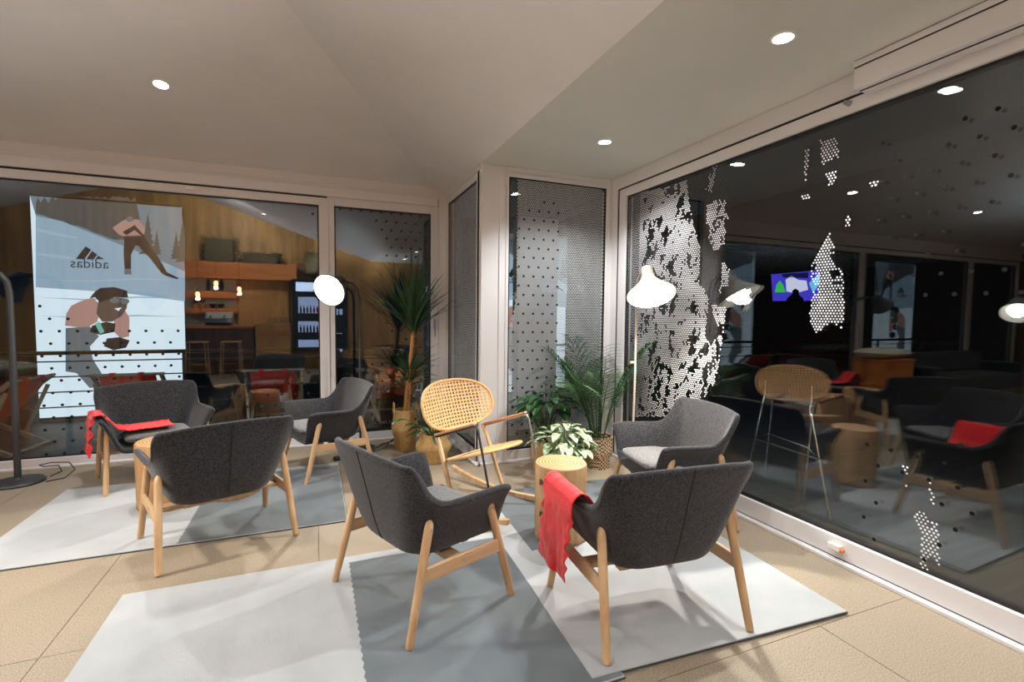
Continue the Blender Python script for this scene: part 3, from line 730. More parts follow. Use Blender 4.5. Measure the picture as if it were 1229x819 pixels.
# ================================================================== PLANTS
def leaf_blade(b, p0, direction, length, width, droop, seg=6, fold=.25, curl=0):
    """a tapered blade with a keel, bending down along its length"""
    p = Vector(p0); d = Vector(direction).normalized(); side = d.cross(Vector((0,0,1)))
    if side.length < .05: side = Vector((1,0,0))
    side.normalize(); o = len(b.v); st_ = length/seg
    for k in range(seg+1):
        t = k/seg; w = width*math.sin(math.pi*min(.97, .12+.85*t))**.8 if fold else width*(1-t)
        n_ = side.cross(d).normalized()
        b.v += [tuple(p-side*w/2+n_*w*fold), tuple(p), tuple(p+side*w/2+n_*w*fold)]
        p = p+d*st_; d = (d+Vector((0,0,-droop*st_/length*2*(.3+t)))).normalized()
    for k in range(seg):
        a = o+k*3; b.f += [(a, a+1, a+4, a+3), (a+1, a+2, a+5, a+4)]
def basket(par, rb, rbelly, rt, h, hb, m=SEAGRASS, handle=True, fold=True):
    pr_ = [(0,0),(rb*.96,0),(rb,.012),(rb*1.03,hb*.5),(rbelly*.97,hb-.03),(rbelly,hb),(rbelly*.97,hb+.02),(rt*1.04,hb+(h-hb)*.55),(rt,h),(rt-.012,h),(rt*1.0-.012,h-.05)]
    o = MB().lathe(pr_, 36).build('basket', m, par, 1.2)
    MB().lathe([(rt-.002,h-.006),(rt+.004,h),(rt-.004,h+.006),(rt-.014,h)], 36).build('basket_rim', m, o)
    MB().lathe([(0,h-.035),(rt-.014,h-.035)], 24).build('soil', SOIL, par, 0)
    if handle:
        for s_ in (-1, 1):
            pts = [(s_*rt*.98+0*k, .05*math.cos(math.pi*k/8), h-.03+.11*math.sin(math.pi*k/8)) for k in range(9)]
            MB().tube(pts, .006, 8).build('handle', m, o)
    return o
# dracaena
dr = thing('dracaena_palm', 'tall spiky dracaena palm in a two-bellied seagrass basket by the corner', 'plant', (.845, 4.93, 0))
basket(dr, .105, .135, .115, .40, .22)
trunk = [(0,0,.34),(.02,.01,.6),(.06,.02,.9),(.09,.02,1.2)]
MB().tube(trunk, [.024,.022,.021,.022], 10).build('trunk', STEM, dr)
lv = MB(); rnd = random.Random(3)
for k in range(95):
    a = rnd.uniform(0, 2*math.pi); e = rnd.uniform(.62, 1.52)
    leaf_blade(lv, (.09+.012*math.cos(a), .02+.012*math.sin(a), 1.19+rnd.uniform(-.05,.12)), (math.cos(a)*math.cos(e), math.sin(a)*math.cos(e)-.0, math.sin(e)), rnd.uniform(.45,.74), .019, rnd.uniform(.05,.6)*(1.3-e*.5), 7, .25)
lv.build('crown_leaves', LEAF, dr, 0, stuff=True)
lv = MB()
for k in range(55):
    a = rnd.uniform(0, 2*math.pi); e = rnd.uniform(.15, 1.1)
    leaf_blade(lv, (.04, .02, .68+rnd.uniform(-.06,.1)), (math.cos(a)*math.cos(e), math.sin(a)*math.cos(e), math.sin(e)), rnd.uniform(.28,.48), .020, rnd.uniform(.3,1.0), 6, .25)
lv.build('lower_leaves', LEAF, dr, 0, stuff=True)
MB().tube([(.03,-.03,.34),(.04,-.02,.52),(.05,0,.70)], .014, 8).build('side_trunk', STEM, dr)
# broad leaved plant in the low basket
bp_ = thing('broad_leaf_plant', 'small broad-leaved plant in a low round seagrass basket behind the rocking chair', 'plant', (1.02, 4.42, 0))
basket(bp_, .125, .165, .125, .26, .15)
lv = MB()
for k in range(30):
    a = rnd.uniform(0, 2*math.pi); e = rnd.uniform(.2, 1.3)
    q = Vector((.03*math.cos(a), .03*math.sin(a), .24)); dd = Vector((math.cos(a)*math.cos(e), math.sin(a)*math.cos(e), math.sin(e))); ln = rnd.uniform(.08,.30)
    tip = q+dd*ln; lv.tube([q, q+dd*ln*.5+Vector((0,0,.01)), tip], .003, 5); leaf_blade(lv, tip, dd+Vector((0,0,-.5)), rnd.uniform(.10,.16), .06, .8, 5, .15)
lv.build('leaves', LEAF, bp_, 0, stuff=True)
# areca palm
ar = thing('areca_palm', 'feathery areca palm in a dark patterned basket before the dotted panel', 'plant', (2.38, 3.74, 0))
PATB = bpy.data.materials.new('zigzag_basket'); PATB.use_nodes = True
_n = PATB.node_tree.nodes; _l = PATB.node_tree.links; _t = _n.new('ShaderNodeTexCoord'); _c = _n.new('ShaderNodeTexChecker'); _c.inputs['Scale'].default_value = 62
_c.inputs['Color1'].default_value = srgb(52,32,24); _c.inputs['Color2'].default_value = srgb(206,176,140); _l.new(_t.outputs['Object'], _c.inputs[0]); _l.new(_c.outputs[0], _n['Principled BSDF'].inputs['Base Color']); _n['Principled BSDF'].inputs['Roughness'].default_value = .8
basket(ar, .105, .135, .128, .285, .17, PATB, False)
fr_ = MB(); stm = MB()
for k in range(17):
    a = rnd.uniform(0, 2*math.pi); e = rnd.uniform(1.02, 1.47); p = Vector((.05*math.cos(a), .05*math.sin(a), .25)); d = Vector((math.cos(a)*math.cos(e), math.sin(a)*math.cos(e), math.sin(e)))
    if p.y > 0 and d.y > .25: d.y *= .5; d.normalize()
    ln = rnd.uniform(.60,.95); pts = [p.copy()]; seg = 12
    for s_ in range(seg):
        p = p+d*ln/seg; d = (d+Vector((math.cos(a)*.03, math.sin(a)*.03, -.02-.05*s_/seg))).normalized(); pts.append(p.copy())
        if s_ >= 4:
            sd = d.cross(Vector((0,0,1))).normalized()
            for sg in (-1, 1):
                for o_ in (0, .5):
                    leaf_blade(fr_, p+d*(o_*ln/seg), d*.6+sd*sg*1.0+Vector((0,0,.1)), .23*(1-.45*abs((s_-7)/8)), .015, .7, 4, .2)
    stm.tube(pts, [.006*(1-.7*i/len(pts)) for i in range(len(pts))], 6)
stm.build('stems', LEAF2, ar, .7, stuff=True); fr_.build('frond_leaves', LEAF2, ar, 0, stuff=True)
# variegated plant and dark lily
def leafy(name, label, loc, m, pot_r, pot_h, zc, spread, n_, lw, ll, seed):
    t = thing(name, label, 'plant', loc); r_ = random.Random(seed)
    basket(t, pot_r*.85, pot_r*1.02, pot_r, pot_h, pot_h*.6, SEAGRASS, False)
    b = MB()
    for k in range(n_):
        a = r_.uniform(0, 2*math.pi); e = math.asin(r_.uniform(-.1, .98)); R_ = spread*r_.uniform(.5, 1)
        c = Vector((R_*math.cos(a)*math.cos(e), R_*math.sin(a)*math.cos(e), zc+R_*.9*math.sin(e)))
        b.tube([(0,0,pot_h-.03), tuple(c*.5+Vector((0,0,pot_h*.5))), tuple(c)], .0022, 4, False)
        leaf_blade(b, c, (math.cos(a), math.sin(a), .35*math.sin(e)-.15), ll*r_.uniform(.7,1.15), lw*r_.uniform(.8,1.2), 1.0, 5, .14)
    b.build('leaves', m, t, 0, stuff=True); return t
leafy('variegated_plant', 'bushy white and green variegated plant behind the centre log', (1.86, 3.42, 0), LEAFV, .115, .20, .33, .22, 75, .062, .135, 5)
leafy('glossy_plant', 'dark glossy leaved plant rising behind the variegated one', (1.90, 3.86, 0), LEAF, .12, .26, .56, .22, 62, .075, .165, 9)

# ================================================================== TERRACE BEYOND THE GLASS
TER = mat('terrace_boards', srgb(58,56,54), .6, noise_scale=8, noise_amt=.3, stretch=(.2,3,1))
tr_ = struct('ground', label='dark terrace outside the windows')
MB().box((-14, YL+.2, -.2), (16, 16, -.03)).build('terrace', TER, tr_, 0)
MB().box((XR+.25, -6, -.2), (16, YL+.2, -.03)).build('terrace', TER, tr_, 0)
MB().box((XC+.16, YP+.15, -.2), (XR+.3, YL+.25, -.03)).build('terrace', TER, tr_, 0)
# railing
rg = thing('railing', 'dark steel terrace railing with horizontal rails in front of the banners', 'railing', (0, 7.25, -.03))
for k in range(-6, 4): MB().box((k*1.7+.15, -.02, 0), (k*1.7+.19, .02, .88)).build('post', DARKSTEEL, rg, 0)
for z, r_ in ((.90,.024),(.80,.008),(.62,.008),(.44,.008),(.26,.008)): MB().tube([(-10,0,z),(5.5,0,z)], r_, 8).build('rail', DARKSTEEL, rg)
# banners
YBN = 7.7
SNOW = emit_mat('banner_snow', srgb(216,232,243), 1.15); SKYB = emit_mat('banner_sky', srgb(128,146,160), .75); TREE = emit_mat('banner_trees', srgb(86,92,96), .7)
SALM = emit_mat('banner_salmon', srgb(196,150,142), .8); BLK = emit_mat('banner_black', srgb(52,54,60), .6); GRY = emit_mat('banner_grey', srgb(120,130,138), .7); SKIN = emit_mat('banner_skin', srgb(104,90,86), .7); TEAL = emit_mat('banner_teal', srgb(130,206,190), .8); SHAD = emit_mat('banner_shadow', srgb(168,194,214), .9)
O_ = at_y(43, 400, YBN)
def BP(x, y): q = at_y(x, y, YBN); return (q.x-O_.x, q.z)
def cb(L): return [BP(30+x/4.095, 230+y/4.095) for x, y in L]
bn = thing('banner', 'tall backlit banner of two skiers hanging beyond the left window', 'banner', (O_.x, YBN, 0), group='backlit ski banners')
def flat(name, pts, m, lay):
    y = -.003-.0012*lay
    return fixn(MB().prism([(x, y, z) for x, z in pts], (0,.001,0)).build(name, m, bn, 0))
W_ = BP(222, 400)[0]; Zt, Zb = 2.76, .02
MB().box((0,0,Zb), (W_,.006,Zt)).build('sheet', SNOW, bn, 0)
flat('printed_sky', [(0,Zt),(W_,Zt),BP(222,326),BP(190,312),BP(150,296),BP(110,280),BP(75,266),BP(43,259)], SKYB, 0)
DIMSNOW = emit_mat('banner_dim_backlight', srgb(160,188,210), .85)  # upper snow drawn darker: its weaker backlight is put into the colour
flat('dim_backlit_snow', [BP(43,259),BP(75,266),BP(110,280),BP(150,296),BP(190,312),BP(222,326),BP(222,362),BP(150,352),BP(43,345)], DIMSNOW, 0)
def ell(cx, cy, rx, ry, n=14): return [(cx+rx*math.cos(2*math.pi*k/n), cy+ry*math.sin(2*math.pi*k/n)) for k in range(n)]
def conifer(x, base, h, w):
    L, Rr = [], []
    for k in range(7):
        t = k/6; y = base-h*(1-t); ww = w*(.08+.92*t)
        L.append((x-ww*.55, y)); L.append((x-ww, y+h*.09)); Rr.append((x+ww*.5, y)); Rr.append((x+ww*.95, y+h*.07))
    return [(x, base-h*1.08)]+Rr+list(reversed(L))
rt_ = random.Random(11)
mass = [(54,108),(54,60),(64,24)]
for k in range(26):
    x = 78+k*18.5; mass.append((x, 24 if k % 2 else rt_.uniform(26, 44)+(22 if k in (0,2,24) else 0)))
mass += [(556,90),(572,170),(566,268)]
for k in range(14): x = 552-k*36; mass.append((x, 112+(x-54)*.305+(rt_.uniform(-7,7))))
flat('printed_trees', cb(mass), TREE, 1)
for x, base, h, w in ((604,292,175,48),(648,302,110,28),(744,322,120,32),(776,330,190,40)):
    flat('printed_tree', cb([(min(786, max(54, px_)), max(24, py_)) for px_, py_ in conifer(x, base, h, w)]), TREE, 1+(x % 3)*.3)
flat('printed_shade', cb([(60,180),(150,200),(260,225),(250,232),(140,215),(60,196)]), SHAD, 1)
for y in (430, 520, 610): flat('printed_track', cb([(60,y),(300,y+8),(560,y-4),(780,y+6),(560,y+3),(300,y+15)]), SHAD, 1)
flat('printed_shade', cb([(60,300),(200,315),(260,330),(200,334),(60,312)]), SHAD, 1)
flat('printed_skier', cb([(430,180),(470,150),(500,135),(560,138),(592,185),(580,222),(490,222),(462,212)]), SALM, 2)
flat('printed_legs', cb([(490,218),(582,214),(612,262),(660,330),(697,395),(672,402),(618,332),(560,268),(545,262),(522,310),(522,382),(490,382),(485,300)]), BLK, 2)
flat('printed_boot', cb([(490,380),(522,380),(524,408),(488,408)]), GRY, 3)
flat('printed_ski', cb([(670,400),(697,396),(755,425),(750,432),(690,414)]), BLK, 3)
flat('printed_head', cb(ell(519,120,24,27)), SKIN, 3); flat('printed_mask', cb(ell(516,136,18,14)), GRY, 4)
flat('printed_rifle', cb([(480,200),(540,165),(590,220),(585,228),(540,190),(500,215)]), BLK, 4)
flat('printed_jacket', cb([(198,660),(204,600),(228,562),(272,540),(335,522),(372,560),(356,640),(300,672)]), SALM, 2)
flat('printed_sleeve', cb([(438,610),(490,580),(514,622),(512,712),(470,722),(438,690)]), SALM, 2)
flat('printed_trousers', [BP(*p) for p in ((79,394),(108,392),(119,404),(108,416),(112,432),(122,448),(123,463),(108,466),(92,448),(79,446))], GRY, 2)
flat('printed_arm', cb([(330,660),(400,640),(446,650),(440,690),(370,705),(320,690)]), BLK, 3)
flat('printed_face', cb([(362,535),(450,520),(508,530),(500,575),(478,610),(430,640),(380,640),(352,600)]), SKIN, 3)
flat('printed_hair', cb([(318,525),(345,492),(372,474),(442,470),(502,488),(508,522),(440,520),(372,545),(345,520)]), BLK, 4)
flat('printed_goggles', cb(ell(442,536,24,13)), GRY, 5); flat('printed_goggles', cb(ell(492,540,22,14)), GRY, 5)
flat('printed_smile', cb([(440,575),(476,570),(462,588)]), SNOW, 5)
flat('printed_watch', cb([(345,650),(368,640),(392,690),(370,700)]), TEAL, 5)
flat('printed_glove', cb([(388,760),(404,722),(464,716),(516,732),(498,768),(436,780)]), BLK, 4)
for pts in ([(250,332),(298,270),(326,286),(292,334)], [(302,334),(330,292),(356,310),(338,334)], [(346,334),(360,316),(392,332)]): flat('logo_bar', cb(pts), BLK, 2)
cu_ = bpy.data.curves.new('word', 'FONT'); cu_.body = 'adidas'; cu_.size = 1; cu_.align_x = 'CENTER'
tmp = bpy.data.objects.new('word', cu_); C.objects.link(tmp); dg = bpy.context.evaluated_depsgraph_get()
tm = bpy.data.meshes.new_from_object(tmp.evaluated_get(dg)); bpy.data.objects.remove(tmp); bpy.data.curves.remove(cu_)
wd = max(v.co.x for v in tm.vertices)-min(v.co.x for v in tm.vertices); a_ = BP(85, 321); b_ = BP(130.5, 321); sx = (b_[0]-a_[0])/wd
for v in tm.vertices: x, z = v.co.x, v.co.y; v.co = (-x*sx+(a_[0]+b_[0])/2, -.007, a_[1]+z*sx*1.05)
tm.materials.clear(); tm.materials.append(BLK); to = bpy.data.objects.new('logo_word', tm); C.objects.link(to); to.parent = bn
MB().tube([(0,.01,Zt),(W_,.01,Zt)], .02, 8).build('top_bar', DARKSTEEL, bn)
MB().tube([(0,.01,Zb),(W_,.01,Zb)], .02, 8).build('bottom_bar', DARKSTEEL, bn)
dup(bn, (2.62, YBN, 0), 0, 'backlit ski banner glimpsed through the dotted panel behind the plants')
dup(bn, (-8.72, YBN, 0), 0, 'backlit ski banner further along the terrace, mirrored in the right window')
pw = MB().box((2.49, 5.9, -.03), (3.06, 6.1, 2.66)).build('terrace_pillar', mat('pale_render', srgb(200,202,204), .7, noise_scale=6, noise_amt=.05)); tag(pw, 'pale rendered pillar on the terrace behind the dotted panel', 'pillar')
# deck chairs
REDS = mat('red_sling', srgb(196,42,30), .85, noise_scale=60, noise_amt=.15)
GREYW = wood('weathered_wood', srgb(128,122,108), srgb(160,152,134), 16, (1,1,.2), .7)
def deck_chair(label, loc, rz):
    t = thing('deck_chair', label, 'deck chair', loc, rz, 'red folding deck chairs')
    w = .30
    for sx in (-1, 1):
        MB().beam((sx*w,.46,0), (sx*w,-.40,.72), .03, .04).build('back_leg', GREYW, t, 0)
        MB().beam((sx*(w-.035),-.38,0), (sx*(w-.035),.46,.42), .03, .04).build('front_leg', GREYW, t, 0)
        MB().beam((sx*(w+.0),-.10,.0), (sx*(w+.0),-.36,.62), .022, .03).build('prop', GREYW, t, 0)
    for p in ((-.40,.72),(.46,.42),(.46,.03),(-.38,.03)): MB().tube([(-w-.035,p[0],p[1]),(w+.035,p[0],p[1])], .016, 8).build('cross_bar', GREYW, t)
    def sl(u, v):
        y = -.40+.86*u; z = .72-.30*u-.30*math.sin(math.pi*u)**.9
        return ((v-.5)*.50, y, z)
    o = MB().grid(sl, 14, 4).build('sling', REDS, t, 3); solid(o, .005, 0)
    for v in (-.13, .12): MB().box((v-.025,-.422,.70), (v+.025,-.378,.742)).build('strap', REDS, o, 0)
    return t
d0 = deck_chair('red deck chair with its top bar showing in front of the banner', (-1.86, 6.75, -.03), 0)
dup(d0, (-.45, 6.75, -.03), 0, 'red deck chair outside the glass to the right of the banner')
dup(d0, (-3.0, 6.30, -.03), 1.45, 'red deck chair seen side-on outside at the left edge')
dup(d0, (.98, 6.6, -.03), .1, 'red deck chair outside behind the dracaena basket')
# chrome stools by the right glass
CLEAR = glass_mat('clear_plastic', .05, (.90,.92,.93,1))
O3 = Vector((3.5, 2.75, -.03))
sl_ = thing('terrace_stool', 'chrome tube bar stool with a dark seat outside the right window', 'stool', tuple(O3))
tops = []
for ft, tp2, up in (((3.31,2.22),(3.385,2.46),.87), ((3.40,3.02),(3.42,2.89),.85), ((3.56,2.60),(3.57,2.57),0), ((3.72,3.10),(3.61,2.96),0)):
    f_ = Vector((ft[0], ft[1], -.03))-O3; t_ = Vector((tp2[0], tp2[1], .70))-O3; tops.append(t_); dd = (t_-f_).normalized()
    pts = [f_, t_-dd*.05, t_-dd*.015+Vector((0,0,.004)), t_+Vector((0,.01 if ft[1] < 2.7 else -.01,.012))]
    if up: pts = [f_, t_-dd*.06, t_-dd*.02, t_+Vector((.02,.012,.01)), t_+Vector((.03,.012,.03)), t_+Vector((.03,.012,up-.70))]
    MB().tube(pts, .0105, 8).build('leg', CHROME, sl_)
rg_ = [Vector((3.345,2.34,.36)), Vector((3.565,2.59,.36)), Vector((3.665,3.03,.36)), Vector((3.41,2.955,.36)), Vector((3.345,2.34,.36))]
MB().tube([p-O3 for p in rg_], .008, 8).build('foot_ring', CHROME, sl_)
bevel(fixn(MB().prism([tops[0]+Vector((.02,-.02,.012)), tops[2]+Vector((.02,-.02,.012)), tops[3]+Vector((.02,.02,.012)), tops[1]+Vector((.02,.02,.012))], (0,0,.02)).build('seat', DARKSTEEL, sl_, 0)), .006, 2)
# dark facade with a television
fc = struct('wall_far', label='dark facade across the terrace')
XF = 11.0
MB().box((XF, -4, -.1), (XF+.2, 14, 4.5)).build('facade', mat('dark_facade', srgb(30,32,36), .8), fc, 0)
tv = thing('television', 'glowing television with a colourful picture across the terrace, seen through the right window', 'television', (0,0,0))
TX = XF-.1
def TP(x, y): q = at_x(x, y, TX); return (q.y, q.z)
def tvp(name, L, m, lay): return fixn(MB().prism([(TX-.002-.002*lay, a, b) for a, b in [TP(*p) for p in L]], (.0015,0,0)).build(name, m, tv, 0))
q0 = TP(924, 328); q1 = TP(985.5, 362.5); q0z = TP(954, 328)[1]; q1z = TP(954, 361.5)[1]
MB().box((TX, q1[0]-.03, q1z-.03), (TX+.08, q0[0]+.03, q0z+.03)).build('casing', BLACKP, tv, 0)
tvp('screen', [(925.5,329.5),(984.5,324.5),(981.5,361),(927.5,361.5)], emit_mat('tv_blue', srgb(70,60,200), 1.0), 0)
tvp('picture_sky', [(938,329),(970,327),(970,334),(940,333)], emit_mat('tv_dark', srgb(26,26,80), .8), 1)
tvp('picture_green', [(930,351),(943,351),(940,342),(936,337),(932,342)], emit_mat('tv_green', srgb(60,190,90), 1), 1)
tvp('picture_crowd', [(943,336),(950,331),(958,336),(968,337),(970,348),(955,352),(944,350)], emit_mat('tv_white', srgb(210,210,240), 1), 1)
tvp('picture_cyan', [(971,340),(984,327),(984,340),(976,352)], emit_mat('tv_cyan', srgb(110,190,240), 1), 1)
tvp('picture_figure', [(943,362),(946,357),(951,353),(951,349),(955,346.5),(959,349),(959,354),(964,358),(965,362)], emit_mat('tv_black', srgb(8,8,16), .3), 2)

# ================================================================== BAR BEHIND THE CAMERA (seen in the left panes)
def G(x, y, yo): d = ray(x, y); t = (2*YL-yo)/d.y; return Vector((d.x*t, yo, H+d.z*t))
br = thing('bar_shelving', 'orange pine bar back with lit shelves on the gable wall, mirrored in the left window', 'shelving', (0,0,0))
yb = YG+.01
def gb(name, par, x0, y0, x1, y1, ya, yc, m):
    a, b2 = G(x0, y1, (ya+yc)/2), G(x1, y0, (ya+yc)/2); return MB().box((a.x, ya, a.z), (b2.x, yc, b2.z)).build(name, m, par, 0)
gb('beam', br, 215, 319, 356, 333, yb, yb+.36, BARWOOD)
gb('side_panel', br, 285, 334, 346, 392, yb, yb+.10, PINE)
SHL = mat('pale_shelf_back', srgb(200,196,180), .8)
gb('shelf_back', br, 222, 334, 285, 392, yb, yb+.03, SHL)
gb('shelf', br, 222, 351, 286, 357, yb+.03, yb+.28, BARWOOD); gb('shelf', br, 222, 371, 286, 376, yb+.03, yb+.28, BARWOOD)
br2 = thing('bar_counter', 'long pine bar counter with dark front, mirrored in the left window', 'counter', (0,0,0))
gb('counter_top', br2, 200, 391, 306, 394, yb+.5, yb+1.0, BARWOOD); gb('counter_front', br2, 202, 394, 305, 445, yb+.55, yb+.95, DARKWOOD)
cab = thing('pine_cabinet', 'pine cabinet carrying rows of glasses beside the bar, mirrored in the left window', 'cabinet', (0,0,0))
gb('body', cab, 309, 389, 349, 443, yb+.3, yb+.9, PINE); gb('drawer', cab, 312, 397, 346, 403, yb+.9, yb+.915, BARWOOD)
GLS = glass_mat('drinking_glass', .12)
q = G(322, 388, yb+.6); q2 = G(348, 388, yb+.6)
for k in range(7):
    g_ = MB().lathe([(0,0),(.03,0),(.035,.13),(.031,.13),(.027,.006),(0,.006)], 12).build('drinking_glass', GLS, None, .7, (q.x+(q2.x-q.x)*k/6, yb+.6, q.z+.003))
    tag(g_, ('clear drinking glass at the bar end of the row on the pine cabinet','second clear glass from the bar end on the pine cabinet','third clear glass from the bar end on the pine cabinet','clear glass in the middle of the row on the pine cabinet','third clear glass from the fridge end on the pine cabinet','second clear glass from the fridge end on the pine cabinet','clear drinking glass at the fridge end of the row on the pine cabinet')[k], 'glass', 'glasses on the pine cabinet')
fr = thing('drinks_fridge', 'tall glass-fronted drinks fridge glowing blue-white, mirrored in the left window', 'fridge', (0,0,0))
COOL = emit_mat('fridge_light', (.62,.74,1,1), 6.0); COOLD = emit_mat('fridge_inner', (.5,.64,1,1), 2.6)
gb('cabinet', fr, 352, 338, 416, 420, yb, yb+.55, BLACKP); gb('header_sign', fr, 355, 340.5, 413, 349.5, yb+.55, yb+.57, COOL)
for y0, y1 in ((357,376),(386,399),(408,417)): gb('lit_shelf', fr, 358, y0, 384, y1, yb+.55, yb+.56, COOLD); gb('lit_shelf', fr, 400, y0+14, 411, y1+2, yb+.55, yb+.56, COOLD)
for k in range(6):
    for yy in (376, 399):
        a = G(361+4*k, yy, yb+.57); MB().lathe([(0,0),(.022,0),(.022,.10),(.01,.14),(.01,.17),(0,.17)], 10).build('bottle', mat('fridge_bottle', srgb(60+20*k,70,60), .3) if yy == 376 else BLACKP, fr, .7, (a.x, yb+.58, a.z+.005))
# bottles, cups, coffee machine, hay
for k, (x, y) in enumerate(((250,350),(259,350),(266,350))):
    a = G(x, y, yb+.15); tag(MB().lathe([(0,0),(.04,0),(.04,.17),(.015,.24),(.015,.31),(0,.31)], 14).build('wine_bottle', mat('dark_bottle', srgb(30,34,24), .2), None, .7, (a.x, yb+.15, a.z+.02)), ('dark wine bottle at the herb end of the upper bar shelf','dark wine bottle between two others on the upper bar shelf','dark wine bottle at the cabinet end of the upper bar shelf')[k], 'bottle', 'wine bottles on the bar shelf')
for x in (255, 265):   # two bowls
    a = G(x, 370.5, yb+.15); tag(MB().lathe([(0,0),(.03,0),(.08,.09),(.075,.09),(.02,.008),(0,.008)], 16).build('bowl', BLACKP, None, .7, (a.x, yb+.15, a.z+.015)), 'small black bowl on the lower bar shelf, '+('beside the herb pots' if x == 255 else 'nearest the pine panel'), 'bowl', 'black bowls on the bar shelf')
for x in (234, 243):
    a = G(x, 370.5, yb+.15); pt = thing('potted_herb', 'small herb in a brown pot on the lower bar shelf, '+('the outermost pot' if x == 234 else 'beside the black bowls'), 'plant', (a.x, yb+.15, a.z+.015), 0, 'potted herbs on the bar shelf')
    MB().lathe([(0,0),(.05,0),(.065,.10),(.055,.10),(0,.09)], 14).build('pot', STEM, pt); lv = MB()
    for k in range(24): a_ = rnd.uniform(0, 6.3); leaf_blade(lv, (0,0,.09), (math.cos(a_)*.6, math.sin(a_)*.6, rnd.uniform(.5,1.2)), rnd.uniform(.08,.16), .03, .6, 4, .15)
    lv.build('leaves', LEAF, pt, 0, stuff=True)
a, b2 = G(247, 390.5, yb+.75), G(279, 375, yb+.75)
cm = thing('coffee_machine', 'steel coffee machine on the bar counter, mirrored in the left window', 'coffee machine', ((a.x+b2.x)/2, yb+.72, a.z+.004)); hw, hz = (b2.x-a.x)/2, b2.z-a.z
bevel(MB().box((-hw,-.2,.05), (hw,.2,hz*.55)).build('body', STEEL, cm, 0), .01, 2); bevel(MB().box((-hw*.95,-.18,hz*.55), (hw*.95,.12,hz)).build('cup_rack', WHITEP, cm, 0), .01, 2); MB().box((-hw*.9,-.18,0), (hw*.9,.24,.05)).build('drip_tray', BLACKP, cm, 0)
for s_ in (-.5,.5): MB().tube([(hw*s_,.2,.2),(hw*s_,.34,.18)], .015, 8).build('handle', BLACKP, cm)
HAY = mat('dry_hay', srgb(100,86,58), .95, noise_scale=30, noise_amt=.4, bump=1, bump_scale=40)
for x0, x1, y0, y1, lb2 in ((243,284,288,317,'large bale of dry hay on the bar beam'),(288,338,307,319,'low flat bale of dry hay at the front of the bar beam'),(366,384,306,333,'hay bale at the right end of the bar beam')):
    a, b2 = G(x0, y1+2, yb+.2), G(x1, y0, yb+.2); hb_ = MB(); cx_, cz_ = (a.x+b2.x)/2, (a.z+b2.z)/2; sx_, sz_ = (b2.x-a.x)/2, (b2.z-a.z)/2
    for k in range(420):
        p = Vector((rnd.uniform(-1,1)*sx_, rnd.uniform(-1,1)*.11, rnd.uniform(-1,1)*sz_)); dd = Vector((rnd.uniform(-1,1), rnd.uniform(-1,1), rnd.uniform(-.12,.5))).normalized()*.07
        hb_.tube([p-dd, p+dd], .006, 3, False)
    hb_.box((-sx_*.8,-.10,-sz_*.8), (sx_*.8,.10,sz_*.8))
    o = hb_.build('hay_bale', HAY, None, 0, (cx_, yb+.24, cz_+.045)); tag(o, lb2, 'hay bale')
# hanging bulbs
WB = emit_mat('warm_filament', (1,.5,.2,1), 22)
for k, (x, y) in enumerate(((237,353),(259,340),(287,347))):
    a = G(x, y, yb+.8); t = thing('hanging_bulb', ('lowest bare warm bulb hanging at the left over the bar', 'middle bare warm bulb, hung highest over the bar', 'right-hand bare warm bulb over the bar')[k], 'hanging lamp', (a.x, yb+.8, a.z))
    MB().lathe([(0,-.06),(.03,-.05),(.045,-.02),(.04,.01),(.02,.05),(0,.055)], 16).build('light_bulb', WB, t); MB().tube([(0,0,.05),(0,0,.10)], .018, 8).build('socket', BLACKP, t)
    zt = G(259, 312, yb+.8).z-a.z; MB().tube([(0,0,.1),(0,0,max(.2, zt))], .004, 5).build('cord', BLACKP, t); lamp('POINT', (0,.0,-.1), 7, (1,.6,.3), t, .04)
# bar stools
def bar_stool(label, x):
    t = thing('bar_stool', label, 'bar stool', (x, yb+1.35, 0), 0, 'bar stools at the counter')
    for sx in (-1,1):
        for sy in (-1,1): MB().tube([(sx*.19,sy*.17,0),(sx*.16,sy*.15,.72)], .012, 8).build('leg', OAK, t)
    bevel(MB().box((-.18,-.17,.72), (.18,.17,.745)).build('seat', OAK, t, 0), .005, 1); MB().tube([(-.18,-.16,.25),(.18,-.16,.25)], .01, 6).build('footrest', OAK, t); return t
bar_stool('wooden bar stool at the left of the counter, mirrored in the left window', G(236, 400, yb+1.35).x); bar_stool('wooden bar stool at the right of the counter, mirrored in the left window', G(277, 400, yb+1.35).x)
bl_ = lamp('SPOT', (-1.6, -.2, 2.9), P_BAR, WARM, None, .1, (0,-1,-.25), 2.2, .7); bl_.location = (-1.6, -.35, zB(-1.6)-.12)
trk = thing('ceiling_spot', 'ceiling spotlight aimed at the gable wall above the bar, behind the camera', 'spotlight', (-1.6, -.30, zB(-1.6)-.10))
MB().tube([(0,.05,0),(0,-.06,-.02)], .035, 14).build('spot_head', WHITEP, trk); MB().tube([(0,.02,.02),(0,.02,.10)], .008, 6).build('stem', WHITEP, trk)
bl_.location = (-1.6, -.42, zB(-1.6)-.13)
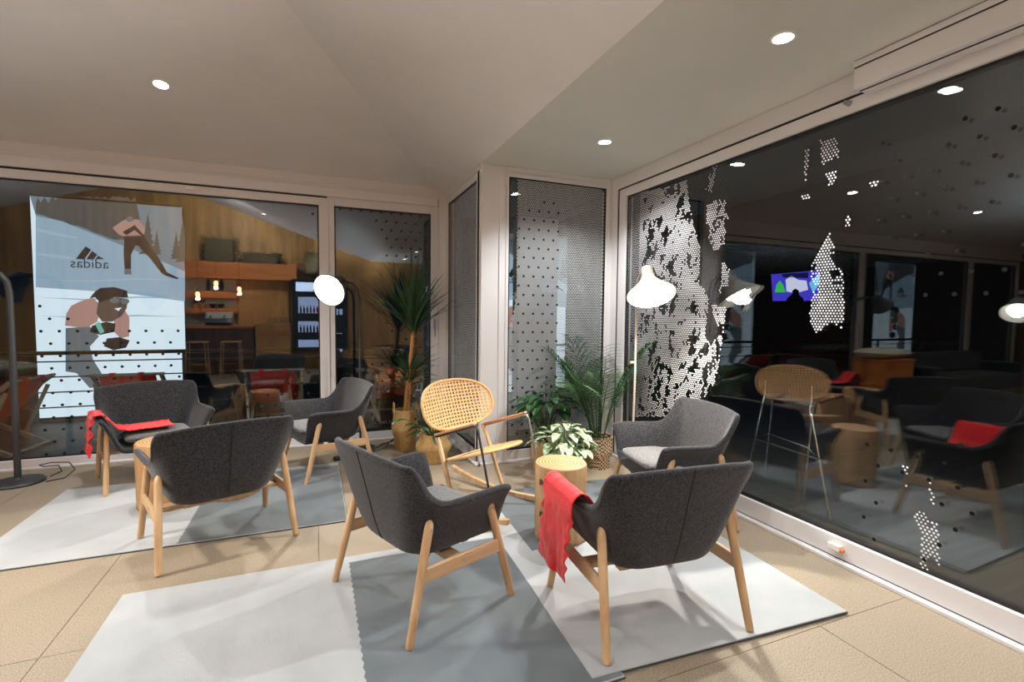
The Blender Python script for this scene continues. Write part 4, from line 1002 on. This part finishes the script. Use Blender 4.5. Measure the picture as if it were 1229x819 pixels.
def fill_lamp(label, x, y):  # unseen upward lamps, added to brighten the ceiling
    t = thing('fill_lamp', label, 'floor lamp', (x, y, 0))
    MB().lathe([(0,0),(.14,0),(.14,.015),(.02,.03),(0,.03)], 32).build('base', DARKSTEEL, t)
    MB().tube([(0,0,.02),(0,0,1.78)], .012, 10).build('pole', DARKSTEEL, t)
    MB().lathe([(0,1.76),(.05,1.775),(.12,1.82),(.16,1.88),(.155,1.88),(.11,1.825),(.05,1.785),(0,1.78)], 32).build('lamp_bowl', DARKSTEEL, t)
    MB().lathe([(0,1.80),(.03,1.81),(.035,1.83),(0,1.85)], 16).build('light_bulb', LENS, t)
    lamp('SPOT', (0,0,1.90), P_UP, (.86,.94,1), t, .08, (0,0,1), 2.8, .5)
fill_lamp('dark floor lamp beside the bar, behind the camera', .55, -1.5)
fill_lamp('dark floor lamp in the far half of the room, outside the view', -4.6, 1.6)
# sofa, box and cushions seen mirrored at the far left
DSOFA = fabric('dark_sofa_cloth', srgb(40,44,44), .3)
sf = thing('sofa', 'long dark sofa along the left window, seen only mirrored', 'sofa', (-4.9, 4.95, 0))
bevel(MB().box((-1.3,-.40,.16), (1.3,.30,.42)).build('seat_base', DSOFA, sf, 0), .03, 3); bevel(MB().box((-1.3,.18,.42), (1.3,.38,.78)).build('backrest', DSOFA, sf, 0), .05, 3)
for s_ in (-1,1): bevel(MB().box((s_*1.3-.09,-.40,.16), (s_*1.3+.09,.36,.60)).build('armrest', DSOFA, sf, 0), .04, 3)
for sx in (-1.2,1.2):
    for sy in (-.33,.28): MB().tube([(sx,sy,0),(sx,sy,.17)], .02, 8).build('leg', OAK, sf)
bx = thing('wooden_crate', 'orange wooden crate carrying two cushions, seen only mirrored', 'crate', (-2.95, 4.98, 0))
bevel(MB().box((-.36,-.26,.02), (.36,.26,.70)).build('crate_body', BARWOOD, bx, 0), .006, 1); bevel(MB().box((-.38,-.28,.70), (.38,.28,.73)).build('lid', BARWOOD, bx, 0), .005, 1)
CUSH = mat('cream_cushion', srgb(206,200,172), .9, noise_scale=40, noise_amt=.1)
def cushion(label, loc, rot):
    b = MB()
    for s_ in (1,-1):
        b.grid(lambda u, v: ((u-.5)*.46, (v-.5)*.40, s_*.085*(math.sin(math.pi*u)*math.sin(math.pi*v))**.45), 14, 12)
    o = fixn(b.build('cushion', CUSH, None, 3, loc)); o.rotation_euler = rot; return tag(o, label, 'cushion', 'cream cushions on the crate')
cushion('cream cushion leaning back on the crate', (-3.16, 5.0, .822), (.08,.0,.1)); cushion('cream cushion lying with its corner over the crate edge', (-2.70, 4.97, .82), (.0,-.06,.12))
